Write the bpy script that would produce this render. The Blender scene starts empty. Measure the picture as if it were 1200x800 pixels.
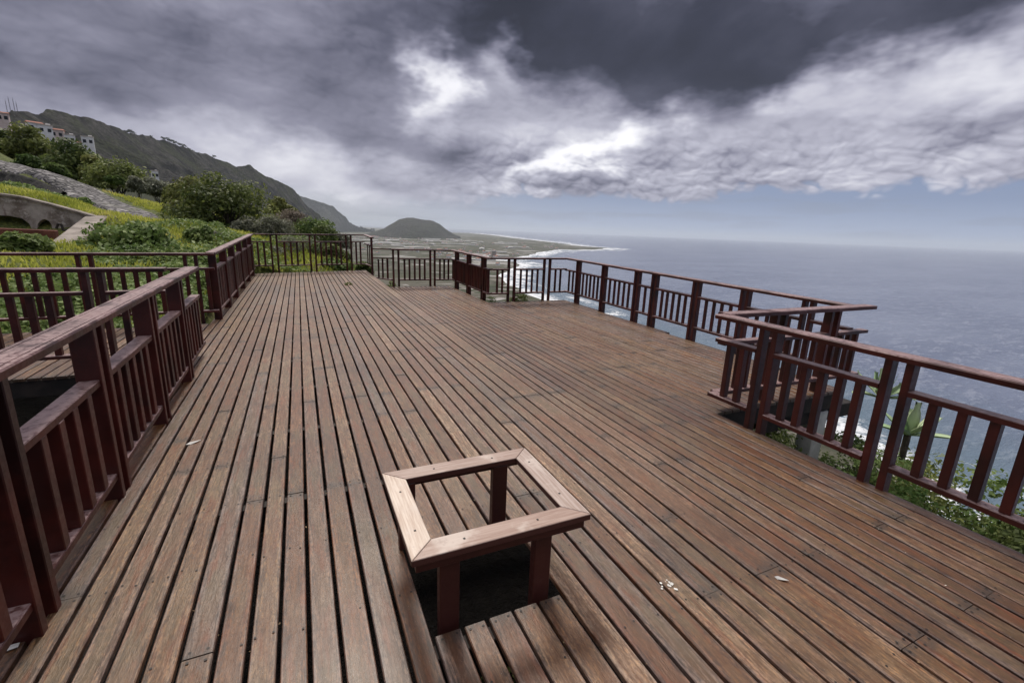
import bpy, bmesh, math, random
import numpy as np
from mathutils import Vector, Matrix
CAMROT = [[0.9090251, 0.066204, -0.4114491], [-0.4150889, 0.2316695, -0.87979], [0.0370746, 0.9705392, 0.238074]]
TERR = [[-4.061, 15.0, 0.576], [-5.193, 14.0, 0.629], [-2.183, 15.0, 0.597], [-5.618, 13.0, 0.69], [-2.818, 20.0, 1.182], [-4.486, 22.0, 1.286], [-6.113, 20.0, 1.458], [-5.546, 15.5, 0.784], [-19.437, 44.0, 5.672], [-15.482, 38.0, 4.514], [-12.463, 34.5, 3.653], [-9.83, 31.5, 2.853], [-7.839, 29.0, 2.243], [-6.099, 27.0, 1.734], [-5.379, 25.0, 1.45], [-16.058, 36.0, 4.059], [-13.138, 32.0, 3.455], [-9.933, 28.0, 2.596], [-8.067, 26.0, 1.976], [-6.975, 24.5, 1.585], [-6.063, 23.0, 1.285], [-11.218, 27.0, 2.381], [-12.73, 27.0, 2.346], [-9.602, 25.5, 2.272], [-7.894, 24.2, 1.994], [-8.677, 20.8, 1.989], [-9.835, 20.8, 2.021], [-7.46, 20.8, 1.818], [-7.465, 19.2, 0.629], [-8.151, 19.0, 0.622], [-9.582, 19.0, 0.592], [-6.045, 18.0, 0.71], [-0.912, 19.0, 0.288], [-0.882, 17.7, -0.027], [1.386, 18.5, -0.04], [1.927, 28.0, 0.269], [-0.473, 30.0, 0.615], [-2.17, 30.0, 1.135], [-5.416, 33.0, 1.764], [-9.513, 34.0, 2.798], [-13.359, 38.0, 3.745], [-1.949, 19.0, 0.785], [-1.759, 24.0, 0.964], [-0.038, 24.0, 0.507], [1.209, 23.0, 0.423], [1.359, 20.0, 0.309], [-0.211, 20.0, 0.292], [-4.462, 25.0, 1.341], [-14.919, 31.65, 2.494], [-13.103, 30.15, 2.452], [-12.322, 29.65, 2.439], [-11.089, 28.35, 2.411], [-9.977, 27.25, 2.372], [-15.513, 33.5, 4.075], [-13.696, 32.0, 3.721], [-12.926, 31.5, 3.465], [-11.606, 30.0, 3.247], [-10.426, 28.7, 2.936], [-3, 9, -0.4], [-6, 9, -0.3], [-10, 9, -0.1], [-2, 11, -0.1], [-5, 11.5, 0.1], [-9, 12, 0.3], [-14, 12, 0.6], [-20, 20, 2.2], [-30, 30, 5], [-45, 45, 9], [-30, 10, 2], [-1.5, 9.5, -0.35], [-2, 6, -0.9], [-4, 5, -0.8], [-2, 3, -1.0], [-3, 0, -1.1], [-8, 3, -0.5], [0, 3, -0.75], [0.7, 1.6, -0.55], [0, 8, -0.8], [0, 13, -0.7], [1.5, 15, -0.7], [2, 10, -1.2], [0, -4, -1], [-10, -8, -0.5], [3, 5, -1.2], [3, 0, -1.1], [3, -6, -1.4], [3.8, 1.5, -1.2], [4.6, 2.5, -1.35], [5.2, 0.5, -1.6], [4.6, 6, -2.6], [5.5, 9, -3.6], [3, 12, -2.5], [4, 13, -4], [3, 16, -3.2], [6.5, 2, -2.3], [6.8, -2, -3.2], [7, 6, -7], [7, 11, -9], [9, 2, -9], [9, -6, -9], [12, 6, -16], [14, 0, -19], [12, 14, -20], [3.4, 20, -2.5], [3, 26, -3], [5, 28, -8], [6, 20, -12], [12, 24, -30], [3.3, 22, -4], [6, 32, -20], [18, -10, -28], [25, 0, -48], [30, 20, -60], [22, 35, -56], [15, 50, -55], [50, 0, -100], [50, 40, -105], [40, 70, -105], [30, 90, -105], [50, -40, -100], [90, 0, -148], [90, 60, -148], [80, 110, -148], [90, -70, -148], [2, 45, -12], [-5, 50, -12], [-15, 60, -14], [-30, 70, -14], [-5, 80, -50], [5, 110, -100], [-30, 110, -50], [-60, 100, -30], [-30, 145, -110], [20, 150, -148], [-60, 150, -110], [-45, 60, 4], [120, 120, -149], [120, 0, -149], [120, -80, -149], [60, 150, -149]]
PATH_UP = [[-21.09, 46.0, 6.154], [-15.482, 38.0, 4.514], [-12.463, 34.5, 3.653], [-9.83, 31.5, 2.853], [-7.839, 29.0, 2.243], [-6.099, 27.0, 1.734], [-5.108, 24.5, 1.318]]
PATH_LO = [[-17.231, 37.0, 3.797], [-13.138, 32.0, 3.455], [-9.933, 28.0, 2.596], [-8.067, 26.0, 1.976], [-6.975, 24.5, 1.585], [-5.939, 22.5, 1.228], [-5.028, 21.0, 1.031]]
ROCKWALL_TOP = [[-15.281, 33.0, 4.038], [-13.482, 31.5, 3.688], [-12.721, 31.0, 3.436], [-11.413, 29.5, 3.22], [-10.244, 28.2, 2.913], [-9.262, 27.2, 2.522]]
ROCKWALL_BOT = [[-15.073, 32.0, 2.563], [-13.245, 30.5, 2.52], [-12.458, 30.0, 2.506], [-11.217, 28.7, 2.477], [-10.096, 27.6, 2.436], [-9.21, 27.0, 2.408]]
PW_TOP = [[-9.629, 20.0, 2.042], [-8.711, 20.0, 2.052], [-8.331, 20.0, 2.051], [-7.794, 20.0, 1.982], [-7.173, 20.0, 1.81], [-6.568, 20.0, 1.628], [-5.983, 20.0, 1.436]]
PW_BIG = [[-9.648, 20.0, 0.954], [-9.574, 20.0, 1.357], [-8.625, 20.0, 1.451], [-8.139, 20.0, 1.448], [-7.851, 20.0, 1.382], [-7.714, 20.0, 1.23], [-7.666, 20.0, 1.02]]
PW_SMALL = [[-7.563, 20.0, 1.023], [-7.509, 20.0, 1.238], [-7.432, 20.0, 1.334], [-7.321, 20.0, 1.384], [-7.226, 20.0, 1.33], [-7.184, 20.0, 1.197], [-7.187, 20.0, 1.036]]
PW_BOTZ = 0.717
REDWALL = [[-9.134, 18.3, 1.135], [-6.557, 18.3, 1.084], [-6.591, 18.3, 0.86]]
RAMP = [[-6.083, 20.0, 1.514], [-5.513, 15.5, 0.784]]
PIPE = [[-6.943, 19.4, 1.106], [-6.878, 19.4, 1.265], [-6.8, 19.4, 1.242], [-6.787, 19.4, 1.059], [-6.575, 19.4, 1.092]]
BUSH = [["broad", -5.626, 14.0, 0.643, 0.508, 1.2], ["broad", -4.212, 16.0, 0.556, 1.169, 2.123], ["dense", -2.906, 25.0, 1.25, 2.391, 4.332], ["olive", -4.682, 27.0, 1.326, 2.429, 2.274], ["grey", -0.944, 22.5, 0.953, 0.925, 1.705], ["green", 0.798, 24.0, 0.882, 1.061, 1.95], ["brown", -0.263, 26.0, 1.17, 1.119, 1.79], ["olive", -9.639, 36.0, 3.093, 1.902, 3.119], ["dense", -12.845, 40.0, 3.641, 2.558, 3.348], ["olive", -15.857, 43.0, 4.296, 3.086, 2.877], ["dense", -17.689, 44.0, 4.888, 2.063, 1.967], ["grey", -7.317, 34.0, 2.751, 1.052, 1.641], ["grey", -7.899, 32.5, 2.823, 0.9, 0.989], ["olive", -6.115, 33.0, 2.21, 1.422, 1.65], ["green", -13.913, 37.0, 4.083, 0.703, 1.188], ["green", -12.079, 35.0, 3.639, 0.635, 1.094], ["olive", -11.323, 38.0, 3.402, 1.819, 1.674], ["broad", -2.93, 18.0, 0.613, 0.815, 0.941], ["broad", -3.543, 16.5, 0.533, 0.684, 0.821], ["grey", -2.011, 23.0, 0.945, 0.749, 1.412], ["grey", -0.03, 21.0, -0.262, 1.455, 2.132], ["green", -1.342, 22.0, -0.279, 0.782, 0.959], ["broad", 1.145, 18.6, -0.145, 0.448, 1.394], ["green", 1.055, 22.0, 0.546, 1.024, 1.19], ["grey", -2.736, 19.0, 0.622, 0.58, 0.859], ["olive", -0.838, 31.0, 2.049, 0.872, 1.811], ["green", 2.149, 18.2, -0.239, 0.547, 0.624], ["broad", -8.325, 26.3, 1.83, 0.428, 0.747], ["green", -9.252, 34.0, 3.322, 0.416, 1.154], ["grey", -5.155, 28.0, 1.795, 0.732, 1.196], ["dense", 0.042, 25.0, 0.545, 0.976, 2.285], ["brown", -0.833, 27.0, 0.616, 1.035, 1.753], ["grey", 1.691, 23.0, 0.431, 0.816, 1.124], ["dense", 1.046, 20.0, -0.104, 1.017, 1.807], ["grey", -0.932, 20.0, -0.173, 0.846, 1.298]]
RIDGE = [[-621.995, 1364.962, 157.75], [-576.649, 1384.73, 185.924], [-571.165, 1440.927, 206.379], [-585.78, 1595.889, 236.351], [-581.678, 1650.5, 244.53], [-580.127, 1703.952, 264.318], [-566.453, 1761.145, 269.954], [-554.086, 1869.623, 279.791], [-535.36, 1978.861, 284.896], [-518.625, 2034.952, 282.401], [-522.583, 2137.032, 283.815], [-510.818, 2242.558, 294.659], [-479.162, 2402.687, 303.939], [-436.751, 2563.055, 304.168], [-407.861, 2669.017, 295.608], [-372.485, 2775.113, 300.656], [-320.539, 2831.917, 284.249], [-271.6, 2887.254, 271.85], [-215.068, 2972.229, 287.609], [-155.473, 3096.099, 254.957], [-96.793, 3248.558, 238.385], [-15.88, 3399.963, 208.75], [16.918, 3499.959, 173.543], [51.402, 3599.633, 123.875], [100.794, 3698.627, 88.592], [147.668, 3777.115, 62.25], [183.08, 3845.645, 8.512], [220.773, 3943.825, -68.063], [252.844, 3992.001, -114.624]]
RIDGE2 = [[-213.752, 8997.461, 524.2], [175.743, 8998.284, 409.501], [418.318, 8990.273, 337.631], [500.602, 8986.067, 313.177], [586.822, 9030.955, 290.07], [699.785, 9073.054, 193.41], [806.626, 9164.571, 124.47], [870.962, 9259.127, 35.759], [954.314, 9351.432, -7.92], [1055.296, 9441.205, -52.311], [1203.854, 9625.006, -73.284], [1358.068, 9806.409, -112.104]]
HILL = [[902.462, 7445.506, -152.598], [1027.96, 7429.219, -110.1], [1204.656, 7402.621, -52.583], [1332.489, 7380.682, 29.219], [1434.593, 7361.518, 84.62], [1548.969, 7338.303, 115.063], [1688.666, 7307.421, 120.967], [1841.409, 7270.434, 101.501], [1943.614, 7243.781, 92.732], [2033.16, 7219.159, 44.196], [2123.103, 7193.221, -31.014], [2226.32, 7161.948, -93.149], [2329.611, 7129.019, -122.482]]
COAST = [[4562.308, 14584.916], [5125.572, 14777.875], [4590.777, 11392.703], [3730.784, 8156.7], [3527.965, 6860.774], [3245.618, 5656.818], [2929.222, 4513.163], [3009.321, 4100.662], [2608.222, 3715.68], [2215.28, 3519.337], [2082.924, 3548.06], [1665.633, 3089.034], [1311.639, 2623.795], [1066.649, 2322.371], [881.932, 2145.662], [937.41, 2039.344], [912.58, 1864.186], [770.773, 1674.416], [619.296, 1449.045], [532.338, 1212.097], [502.106, 1033.868], [498.533, 892.327], [486.557, 770.496], [455.541, 631.327], [450.115, 495.803], [432.74, 371.075], [409.618, 249.579], [352.833, 139.56], [264.36, 55.853]]
HOUSES = [["white house with a pink roof at the left edge of the hill village", -87.963, 223.299, 30.364, 6.96, 1], ["low cream house below the pink roofed house", -88.543, 223.07, 27.591, 5.22, 0], ["white house with a red tiled roof among the trees", -81.282, 225.817, 28.317, 9.28, 2], ["long white house right below the red tiled roof", -79.001, 226.625, 27.586, 9.28, 0], ["pale house in the middle of the hill village", -76.023, 227.641, 26.935, 8.12, 1], ["white house with a tall blank gable in the village", -73.463, 228.48, 25.605, 8.12, 0], ["small pink house near the lower end of the village", -71.497, 229.103, 24.144, 5.22, 1], ["bright white block with a stepped flat top at the lower end of the village", -68.634, 229.977, 25.725, 8.12, 0], ["lone small white chapel between the shrubs and the dark slope", -50.77, 234.568, 16.383, 5.22, 0]]
SPUR = [[-99.131, 218.57, 29.176], [-92.734, 221.36, 27.879], [-88.622, 223.038, 27.042], [-81.441, 225.76, 27.183], [-77.996, 226.973, 26.058], [-73.044, 228.614, 23.926], [-68.87, 229.906, 23.918], [-64.444, 231.186, 20.884], [-58.797, 232.686, 17.814], [-50.808, 234.56, 16.055], [-44.958, 235.751, 12.615], [-35.454, 237.367, 7.143], [-20.452, 239.127, -0.003]]
RTREES = [[-524.582, 2126.244, 283.245, 15], [-522.706, 2157.586, 287.088, 18], [-520.866, 2188.881, 288.011, 16], [-496.458, 2317.419, 300.283, 13], [-477.189, 2408.177, 306.577, 18], [-468.577, 2435.331, 306.616, 20], [-458.825, 2457.535, 304.259, 20], [-452.082, 2499.444, 305.874, 19], [-443.411, 2531.459, 302.659, 21], [-435.736, 2573.37, 302.142, 20], [-426.238, 2605.364, 296.636, 18], [-417.414, 2647.294, 295.623, 17], [-401.344, 2690.227, 295.153, 13], [-387.516, 2732.66, 296.007, 13], [-353.659, 2787.656, 294.13, 18], [-226.591, 2961.344, 283.321, 12]]
MASTS = [[-578.301, 1491.834, 216.179, 26], [-573.276, 1493.772, 217.205, 32], [-566.936, 1496.19, 218.495, 30], [-563.101, 1497.637, 219.271, 22]]
TOWER = [985.747, 2399.589, -149.0]
BLOBS = [[35.77, 22.1, 31.5, 5.88, 6, -0.24], [40.24, 18.23, 15.75, 5.25, -10, -0.34], [22.71, 22.76, 12.6, 2.73, 10, -0.12], [65.99, 18.94, 27.3, 3.78, 4, -0.4], [-10.59, 12.76, 24.15, 4.83, -8, -0.2], [6.76, 8.95, 10.5, 2.52, 14, -0.1], [-15.41, 15.76, 6.3, 3.15, 0, -0.06], [14.8, 15.5, 2.52, 3.78, 30, 0.62], [23.67, 17.85, 3.57, 2.73, 0, 0.46], [18.15, 13.68, 12.6, 6.3, 0, 0.16], [2.14, 5.07, 11.55, 2.94, 0, 0.34], [-10.58, 7.43, 18.9, 2.31, 0, 0.16], [61.23, 14.0, 10.5, 2.52, 4, 0.36], [55.89, 14.63, 2.73, 2.73, 0, 0.22], [66.05, 13.93, 5.25, 2.31, 0, 0.16], [37.38, 10.88, 5.77, 2.1, 28, 0.48], [29.4, 6.22, 8.4, 1.26, 25, 0.45], [52.3, 7.19, 19.95, 2.73, 0, 0.1], [24.12, 11.38, 13.65, 4.2, 0, 0.12], [69.17, 6.35, 6.3, 2.31, 0, 0.16], [17.22, 7.43, 9.45, 3.15, 12, -0.2], [6.48, 2.15, 16.8, 1.47, 0, 0.22], [-3.79, 19.44, 9.45, 2.31, 10, 0.14]]
HAZE = 3.6e-5
SUNAZ = 4.0
SUNE = 2.8
OVERHEAD_FILL = .7
CLBASE = 2.6
CLTILT = 2.4
EXPO = 0.0

random.seed(7)
rng = np.random.default_rng(11)
R = math.radians
SC = bpy.context.scene
COL = SC.collection
SEA = -150.0

# ------------------------------------------------------------------ tags
def tag(o, label=None, cat=None, group=None, kind=None):
    if label: o['label'] = label
    if cat: o['category'] = cat
    if group: o['group'] = group
    if kind: o['kind'] = kind
    return o
def empty(name, loc, rz=0.0):
    o = bpy.data.objects.new(name, None); COL.objects.link(o)
    o.location = loc; o.rotation_euler = (0, 0, rz); o.empty_display_size = .1
    return o
def link(name, me, mat=None, parent=None):
    o = bpy.data.objects.new(name, me); COL.objects.link(o)
    if mat is not None and not me.materials:
        for m in (mat if isinstance(mat, (list, tuple)) else [mat]): me.materials.append(m)
    if parent is not None: o.parent = parent
    return o
def mesh_from(name, verts, faces, smooth=False, mi=None):
    me = bpy.data.meshes.new(name); me.from_pydata([tuple(v) for v in verts], [], faces)
    if mi is not None: me.polygons.foreach_set('material_index', mi)
    if smooth: me.polygons.foreach_set('use_smooth', [True]*len(me.polygons))
    me.update(); return me
def fattr(me, name, vals, dom='FACE'):
    a = me.attributes.new(name, 'FLOAT', dom); a.data.foreach_set('value', np.asarray(vals, dtype=np.float32))

# ------------------------------------------------------------------ node helper
class NT:
    def __init__(s, tree): s.t = tree; s.n = tree.nodes; s.l = tree.links
    def add(s, typ, **kw):
        nd = s.n.new(typ)
        for k, v in kw.items(): setattr(nd, k, v)
        return nd
    def put(s, sock, v):
        if hasattr(v, 'is_output') or isinstance(v, bpy.types.NodeSocket): s.l.new(v, sock)
        elif v is not None: sock.default_value = v
    def math(s, op, a, b=None, c=None, clamp=False):
        nd = s.add('ShaderNodeMath', operation=op, use_clamp=clamp)
        s.put(nd.inputs[0], a)
        if b is not None: s.put(nd.inputs[1], b)
        if c is not None: s.put(nd.inputs[2], c)
        return nd.outputs[0]
    def vmath(s, op, a, b=None, scale=None):
        nd = s.add('ShaderNodeVectorMath', operation=op)
        s.put(nd.inputs[0], a)
        if b is not None: s.put(nd.inputs[1], b)
        if scale is not None: s.put(nd.inputs['Scale'], scale)
        return nd.outputs['Value'] if op in ('LENGTH', 'DOT_PRODUCT') else nd.outputs[0]
    def mapping(s, v, scale=(1,1,1), loc=(0,0,0), rot=(0,0,0)):
        nd = s.add('ShaderNodeMapping'); s.put(nd.inputs['Vector'], v)
        nd.inputs['Scale'].default_value = scale; nd.inputs['Location'].default_value = loc; nd.inputs['Rotation'].default_value = rot
        return nd.outputs[0]
    def noise(s, v, scale=1.0, detail=4.0, rough=.55, dist=0.0, col=False):
        nd = s.add('ShaderNodeTexNoise'); s.put(nd.inputs['Vector'], v)
        s.put(nd.inputs['Scale'], scale); nd.inputs['Detail'].default_value = detail
        nd.inputs['Roughness'].default_value = rough; nd.inputs['Distortion'].default_value = dist
        return nd.outputs['Color' if col else 'Fac']
    def voro(s, v, scale=1.0, feat='F1', out='Distance', rnd=1.0):
        nd = s.add('ShaderNodeTexVoronoi', feature=feat); s.put(nd.inputs['Vector'], v); nd.inputs['Scale'].default_value = scale
        nd.inputs['Randomness'].default_value = rnd
        return nd.outputs[out]
    def ramp(s, f, stops, interp='LINEAR'):
        nd = s.add('ShaderNodeValToRGB'); s.put(nd.inputs[0], f); cr = nd.color_ramp; cr.interpolation = interp
        while len(cr.elements) < len(stops): cr.elements.new(.5)
        for e, (p, c) in zip(cr.elements, stops):
            e.position = p; e.color = (c, c, c, 1) if isinstance(c, (int, float)) else (*c, 1)
        return nd.outputs[0]
    def mix(s, f, a, b, blend='MIX'):
        nd = s.add('ShaderNodeMix', data_type='RGBA', blend_type=blend)
        s.put(nd.inputs[0], f)
        for sk, v in ((nd.inputs[6], a), (nd.inputs[7], b)):
            if isinstance(v, (tuple, list)): v = (*v, 1) if len(v) == 3 else v
            s.put(sk, v)
        return nd.outputs[2]
    def sstep(s, x, a, b):
        nd = s.add('ShaderNodeMapRange', interpolation_type='SMOOTHSTEP'); s.put(nd.inputs[0], x)
        nd.inputs[1].default_value = a; nd.inputs[2].default_value = b
        return nd.outputs[0]
    def attr(s, name): 
        nd = s.add('ShaderNodeAttribute'); nd.attribute_name = name; return nd.outputs['Fac']
    def attrv(s, name):
        nd = s.add('ShaderNodeAttribute'); nd.attribute_name = name; return nd.outputs['Vector']
    def sep(s, v):
        nd = s.add('ShaderNodeSeparateXYZ'); s.put(nd.inputs[0], v); return nd.outputs
    def comb(s, x, y, z):
        nd = s.add('ShaderNodeCombineXYZ'); s.put(nd.inputs[0], x); s.put(nd.inputs[1], y); s.put(nd.inputs[2], z); return nd.outputs[0]
    def bump(s, h, strength=.3, dist=.01, normal=None):
        nd = s.add('ShaderNodeBump'); s.put(nd.inputs['Height'], h); nd.inputs['Strength'].default_value = strength; nd.inputs['Distance'].default_value = dist
        if normal is not None: s.put(nd.inputs['Normal'], normal)
        return nd.outputs[0]
def material(name):
    m = bpy.data.materials.new(name); m.use_nodes = True
    nt = NT(m.node_tree); b = nt.n['Principled BSDF']
    return m, nt, b
def objco(nt): return nt.add('ShaderNodeTexCoord').outputs['Object']
def geopos(nt): return nt.add('ShaderNodeNewGeometry').outputs['Position']

# ------------------------------------------------------------------ materials
def mat_deck():
    m, nt, b = material('weathered_planks')
    pos = geopos(nt); bid = nt.attr('bid')
    off = nt.comb(nt.math('MULTIPLY', bid, 37.0), nt.math('MULTIPLY', bid, 91.0), 0.0)
    p2 = nt.vmath('ADD', pos, off)
    grain = nt.noise(nt.mapping(p2, (80, 6.5, 20)), 1.0, 8.0, .66, .6)
    fine = nt.noise(nt.mapping(p2, (260, 38, 60)), 1.0, 4.0, .7, .3)
    mott = nt.noise(nt.mapping(p2, (85, 34, 30)), 1.0, 6.0, .72, .5)
    blotch = nt.noise(nt.mapping(p2, (13, 4.2, 8)), 1.0, 6.0, .65, .5)
    big = nt.noise(pos, .55, 4.0, .6)
    tone = nt.ramp(bid, [(0, (.200, .112, .078)), (.18, (.285, .205, .150)), (.34, (.140, .078, .058)), (.5, (.255, .175, .122)), (.64, (.185, .155, .145)), (.8, (.335, .238, .172)), (.93, (.195, .140, .120)), (1, (.43, .33, .26))])
    c = nt.mix(nt.sstep(grain, .40, .60), nt.mix(1.0, tone, (.38, .32, .29), 'MULTIPLY'), nt.mix(1.0, tone, (1.12, 1.12, 1.12), 'MULTIPLY'))
    c = nt.mix(nt.math('MULTIPLY', nt.sstep(mott, .50, .58), .72), c, nt.mix(1.0, c, (.42, .37, .34), 'MULTIPLY'))
    c = nt.mix(nt.math('MULTIPLY', nt.sstep(mott, .48, .38), .55), c, nt.mix(1.0, c, (2.0, 1.8, 1.6), 'MULTIPLY'))
    ac = nt.math('ABSOLUTE', nt.attr('across'))
    core = nt.sstep(nt.math('ADD', ac, nt.math('MULTIPLY', nt.math('SUBTRACT', blotch, .5), 2.2)), .85, .25)
    c = nt.mix(nt.math('MULTIPLY', core, .55), c, nt.mix(nt.sstep(nt.noise(pos, 1.3, 3.0, .5), .42, .60), (.150, .074, .044), (.135, .095, .055)))       # stained middle of each board
    edgew = nt.math('MULTIPLY', nt.sstep(nt.math('ADD', ac, nt.math('MULTIPLY', nt.math('SUBTRACT', grain, .5), 1.1)), .78, 1.02), .50)
    c = nt.mix(edgew, c, nt.mix(nt.sstep(nt.noise(nt.mapping(p2, (6, 1.1, 1), (8, 8, 8)), 1.0, 3.0, .6), .45, .6), (.250, .205, .195), (.34, .225, .180)))
    c = nt.mix(nt.math('MULTIPLY', nt.sstep(big, .45, .62), .62), c, nt.mix(1.0, c, (.48, .42, .40), 'MULTIPLY'))
    red = nt.sstep(nt.noise(nt.mapping(p2, (22, 3.0, 8), (9, 2, 4)), 1.0, 5.0, .65), .52, .66)
    c = nt.mix(nt.math('MULTIPLY', red, .42), c, (.215, .088, .060))
    ed = nt.math('MINIMUM', nt.attr('s0'), nt.attr('s1'))
    dirt = nt.math('MULTIPLY', nt.sstep(nt.math('ADD', ed, nt.math('MULTIPLY', nt.noise(nt.mapping(p2, (30, 18, 8)), 1.0, 4.0), .22)), .20, .08), .8)
    c = nt.mix(dirt, c, (.045, .034, .028))
    spots = nt.sstep(nt.noise(nt.mapping(p2, (9, 3.5, 3), (1, 4, 2)), 1.0, 6.0, .72), .59, .72)
    c = nt.mix(nt.math('MULTIPLY', spots, .75), c, (.040, .033, .026))
    speck = nt.math('GREATER_THAN', nt.noise(nt.mapping(p2, (230, 170, 60), (5, 1, 2)), 1.0, 2.0, .5), .72)
    c = nt.mix(nt.math('MULTIPLY', speck, .65), c, (.58, .52, .46))
    c = nt.mix(nt.sstep(fine, .56, .70), c, nt.mix(1.0, c, (.42, .38, .36), 'MULTIPLY'))
    dsp = nt.add('ShaderNodeHueSaturation'); dsp.inputs['Saturation'].default_value = 1.42; dsp.inputs['Value'].default_value = .84; dsp.inputs['Hue'].default_value = .503
    nt.put(dsp.inputs['Color'], c)
    nt.put(b.inputs['Base Color'], dsp.outputs[0])
    nt.put(b.inputs['Roughness'], nt.ramp(blotch, [(.3, .36), (.7, .60)]))
    b.inputs['Specular IOR Level'].default_value = .6
    b.inputs['Coat Weight'].default_value = .16; b.inputs['Coat Roughness'].default_value = .30
    h = nt.math('ADD', nt.math('MULTIPLY', grain, .7), nt.math('MULTIPLY', fine, .45))
    nt.put(b.inputs['Normal'], nt.bump(nt.math('ADD', h, nt.math('MULTIPLY', mott, .5)), .8, .005))
    return m
def mat_paint(name='red_brown_paint', base=(.060, .013, .010), alt=(.11, .026, .018), worn_sheen=(.20, .13, .12), rough=.33):
    m, nt, b = material(name)
    p = objco(nt); g = nt.add('ShaderNodeNewGeometry')
    info = nt.add('ShaderNodeObjectInfo')
    p2 = nt.vmath('ADD', p, nt.comb(nt.math('MULTIPLY', info.outputs['Random'], 31.0), 0.0, nt.math('MULTIPLY', info.outputs['Random'], 17.0)))
    n1 = nt.noise(nt.mapping(p2, (3, 3, 3)), 1.0, 5.0, .6)
    n2 = nt.noise(nt.mapping(p2, (38, 38, 38)), 1.0, 4.0, .65)
    c = nt.mix(nt.sstep(n1, .35, .7), base, alt)
    c = nt.mix(nt.math('MULTIPLY', info.outputs['Random'], .5), c, alt)
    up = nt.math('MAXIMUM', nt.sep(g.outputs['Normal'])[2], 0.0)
    wear_sheen = nt.math('MULTIPLY', nt.sstep(nt.math('ADD', nt.math('MULTIPLY', up, .36), n1), .66, .86), nt.sstep(n2, .28, .58))  # upward faces paler: paint wear plus sky sheen put into the colour
    c = nt.mix(nt.math('MULTIPLY', wear_sheen, .80), c, worn_sheen)
    nt.put(b.inputs['Base Color'], c)
    nt.put(b.inputs['Roughness'], nt.ramp(n2, [(.3, rough-.06), (.75, rough+.2)]))
    nt.put(b.inputs['Normal'], nt.bump(nt.math('ADD', n2, n1), .22, .003))
    return m
def mat_simple(name, c1, c2, scale=4.0, rough=.8, bump=.3, bd=.02, thr=(.35, .65), coords='obj'):
    m, nt, b = material(name)
    p = objco(nt) if coords == 'obj' else geopos(nt)
    n = nt.noise(p, scale, 6.0, .6)
    nt.put(b.inputs['Base Color'], nt.mix(nt.sstep(n, *thr), c1, c2))
    b.inputs['Roughness'].default_value = rough
    if bump: nt.put(b.inputs['Normal'], nt.bump(nt.noise(p, scale*4, 5.0, .6), bump, bd))
    return m
def mat_bleached():
    m, nt, b = material('sun_bleached_board')
    p = objco(nt)
    ax = nt.attrv('grain')
    gr = nt.noise(nt.vmath('ADD', ax, (3, 5, 1)), 1.0, 7.0, .6, .3)
    fine = nt.noise(nt.vmath('SCALE', ax, scale=3.2), 1.0, 3.0, .6)
    bid = nt.attr('bid')
    tone = nt.ramp(bid, [(0, (.42, .30, .245)), (.34, (.68, .57, .47)), (.67, (.42, .31, .26)), (1, (.48, .385, .335))], 'CONSTANT')
    patch = nt.noise(p, 5.5, 4.0, .55)
    c = nt.mix(nt.sstep(gr, .35, .65), nt.mix(1.0, tone, (.72, .64, .60), 'MULTIPLY'), tone)
    c = nt.mix(nt.math('MULTIPLY', nt.sstep(patch, .52, .66), .7), c, (.62, .53, .46))
    c = nt.mix(nt.math('MULTIPLY', nt.sstep(nt.noise(p, 11.0, 5.0, .6), .60, .76), .6), c, (.25, .15, .12))
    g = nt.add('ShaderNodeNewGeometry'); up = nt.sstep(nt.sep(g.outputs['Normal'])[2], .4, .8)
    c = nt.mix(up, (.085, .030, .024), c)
    nt.put(b.inputs['Base Color'], c); b.inputs['Roughness'].default_value = .5
    nt.put(b.inputs['Normal'], nt.bump(nt.math('ADD', gr, fine), .4, .002))
    return m
def mat_leaf(name, stops, rough=.45, trans=.36):
    m, nt, b = material(name)
    t = nt.attr('tint')
    c = nt.ramp(t, stops)
    info = nt.add('ShaderNodeObjectInfo')
    hs = nt.add('ShaderNodeHueSaturation'); nt.put(hs.inputs['Color'], c)
    nt.put(hs.inputs['Hue'], nt.math('MULTIPLY_ADD', info.outputs['Random'], .03, .487))
    nt.put(hs.inputs['Value'], nt.math('MULTIPLY_ADD', info.outputs['Random'], .4, 1.75))
    nt.put(b.inputs['Base Color'], hs.outputs[0]); b.inputs['Roughness'].default_value = rough+.15; b.inputs['Specular IOR Level'].default_value = .25
    tr = nt.add('ShaderNodeBsdfTranslucent'); nt.put(tr.inputs['Color'], hs.outputs[0])
    mx = nt.add('ShaderNodeMixShader'); mx.inputs[0].default_value = trans
    nt.l.new(b.outputs[0], mx.inputs[1]); nt.l.new(tr.outputs[0], mx.inputs[2])
    nt.l.new(mx.outputs[0], nt.n['Material Output'].inputs['Surface'])
    return m
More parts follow.
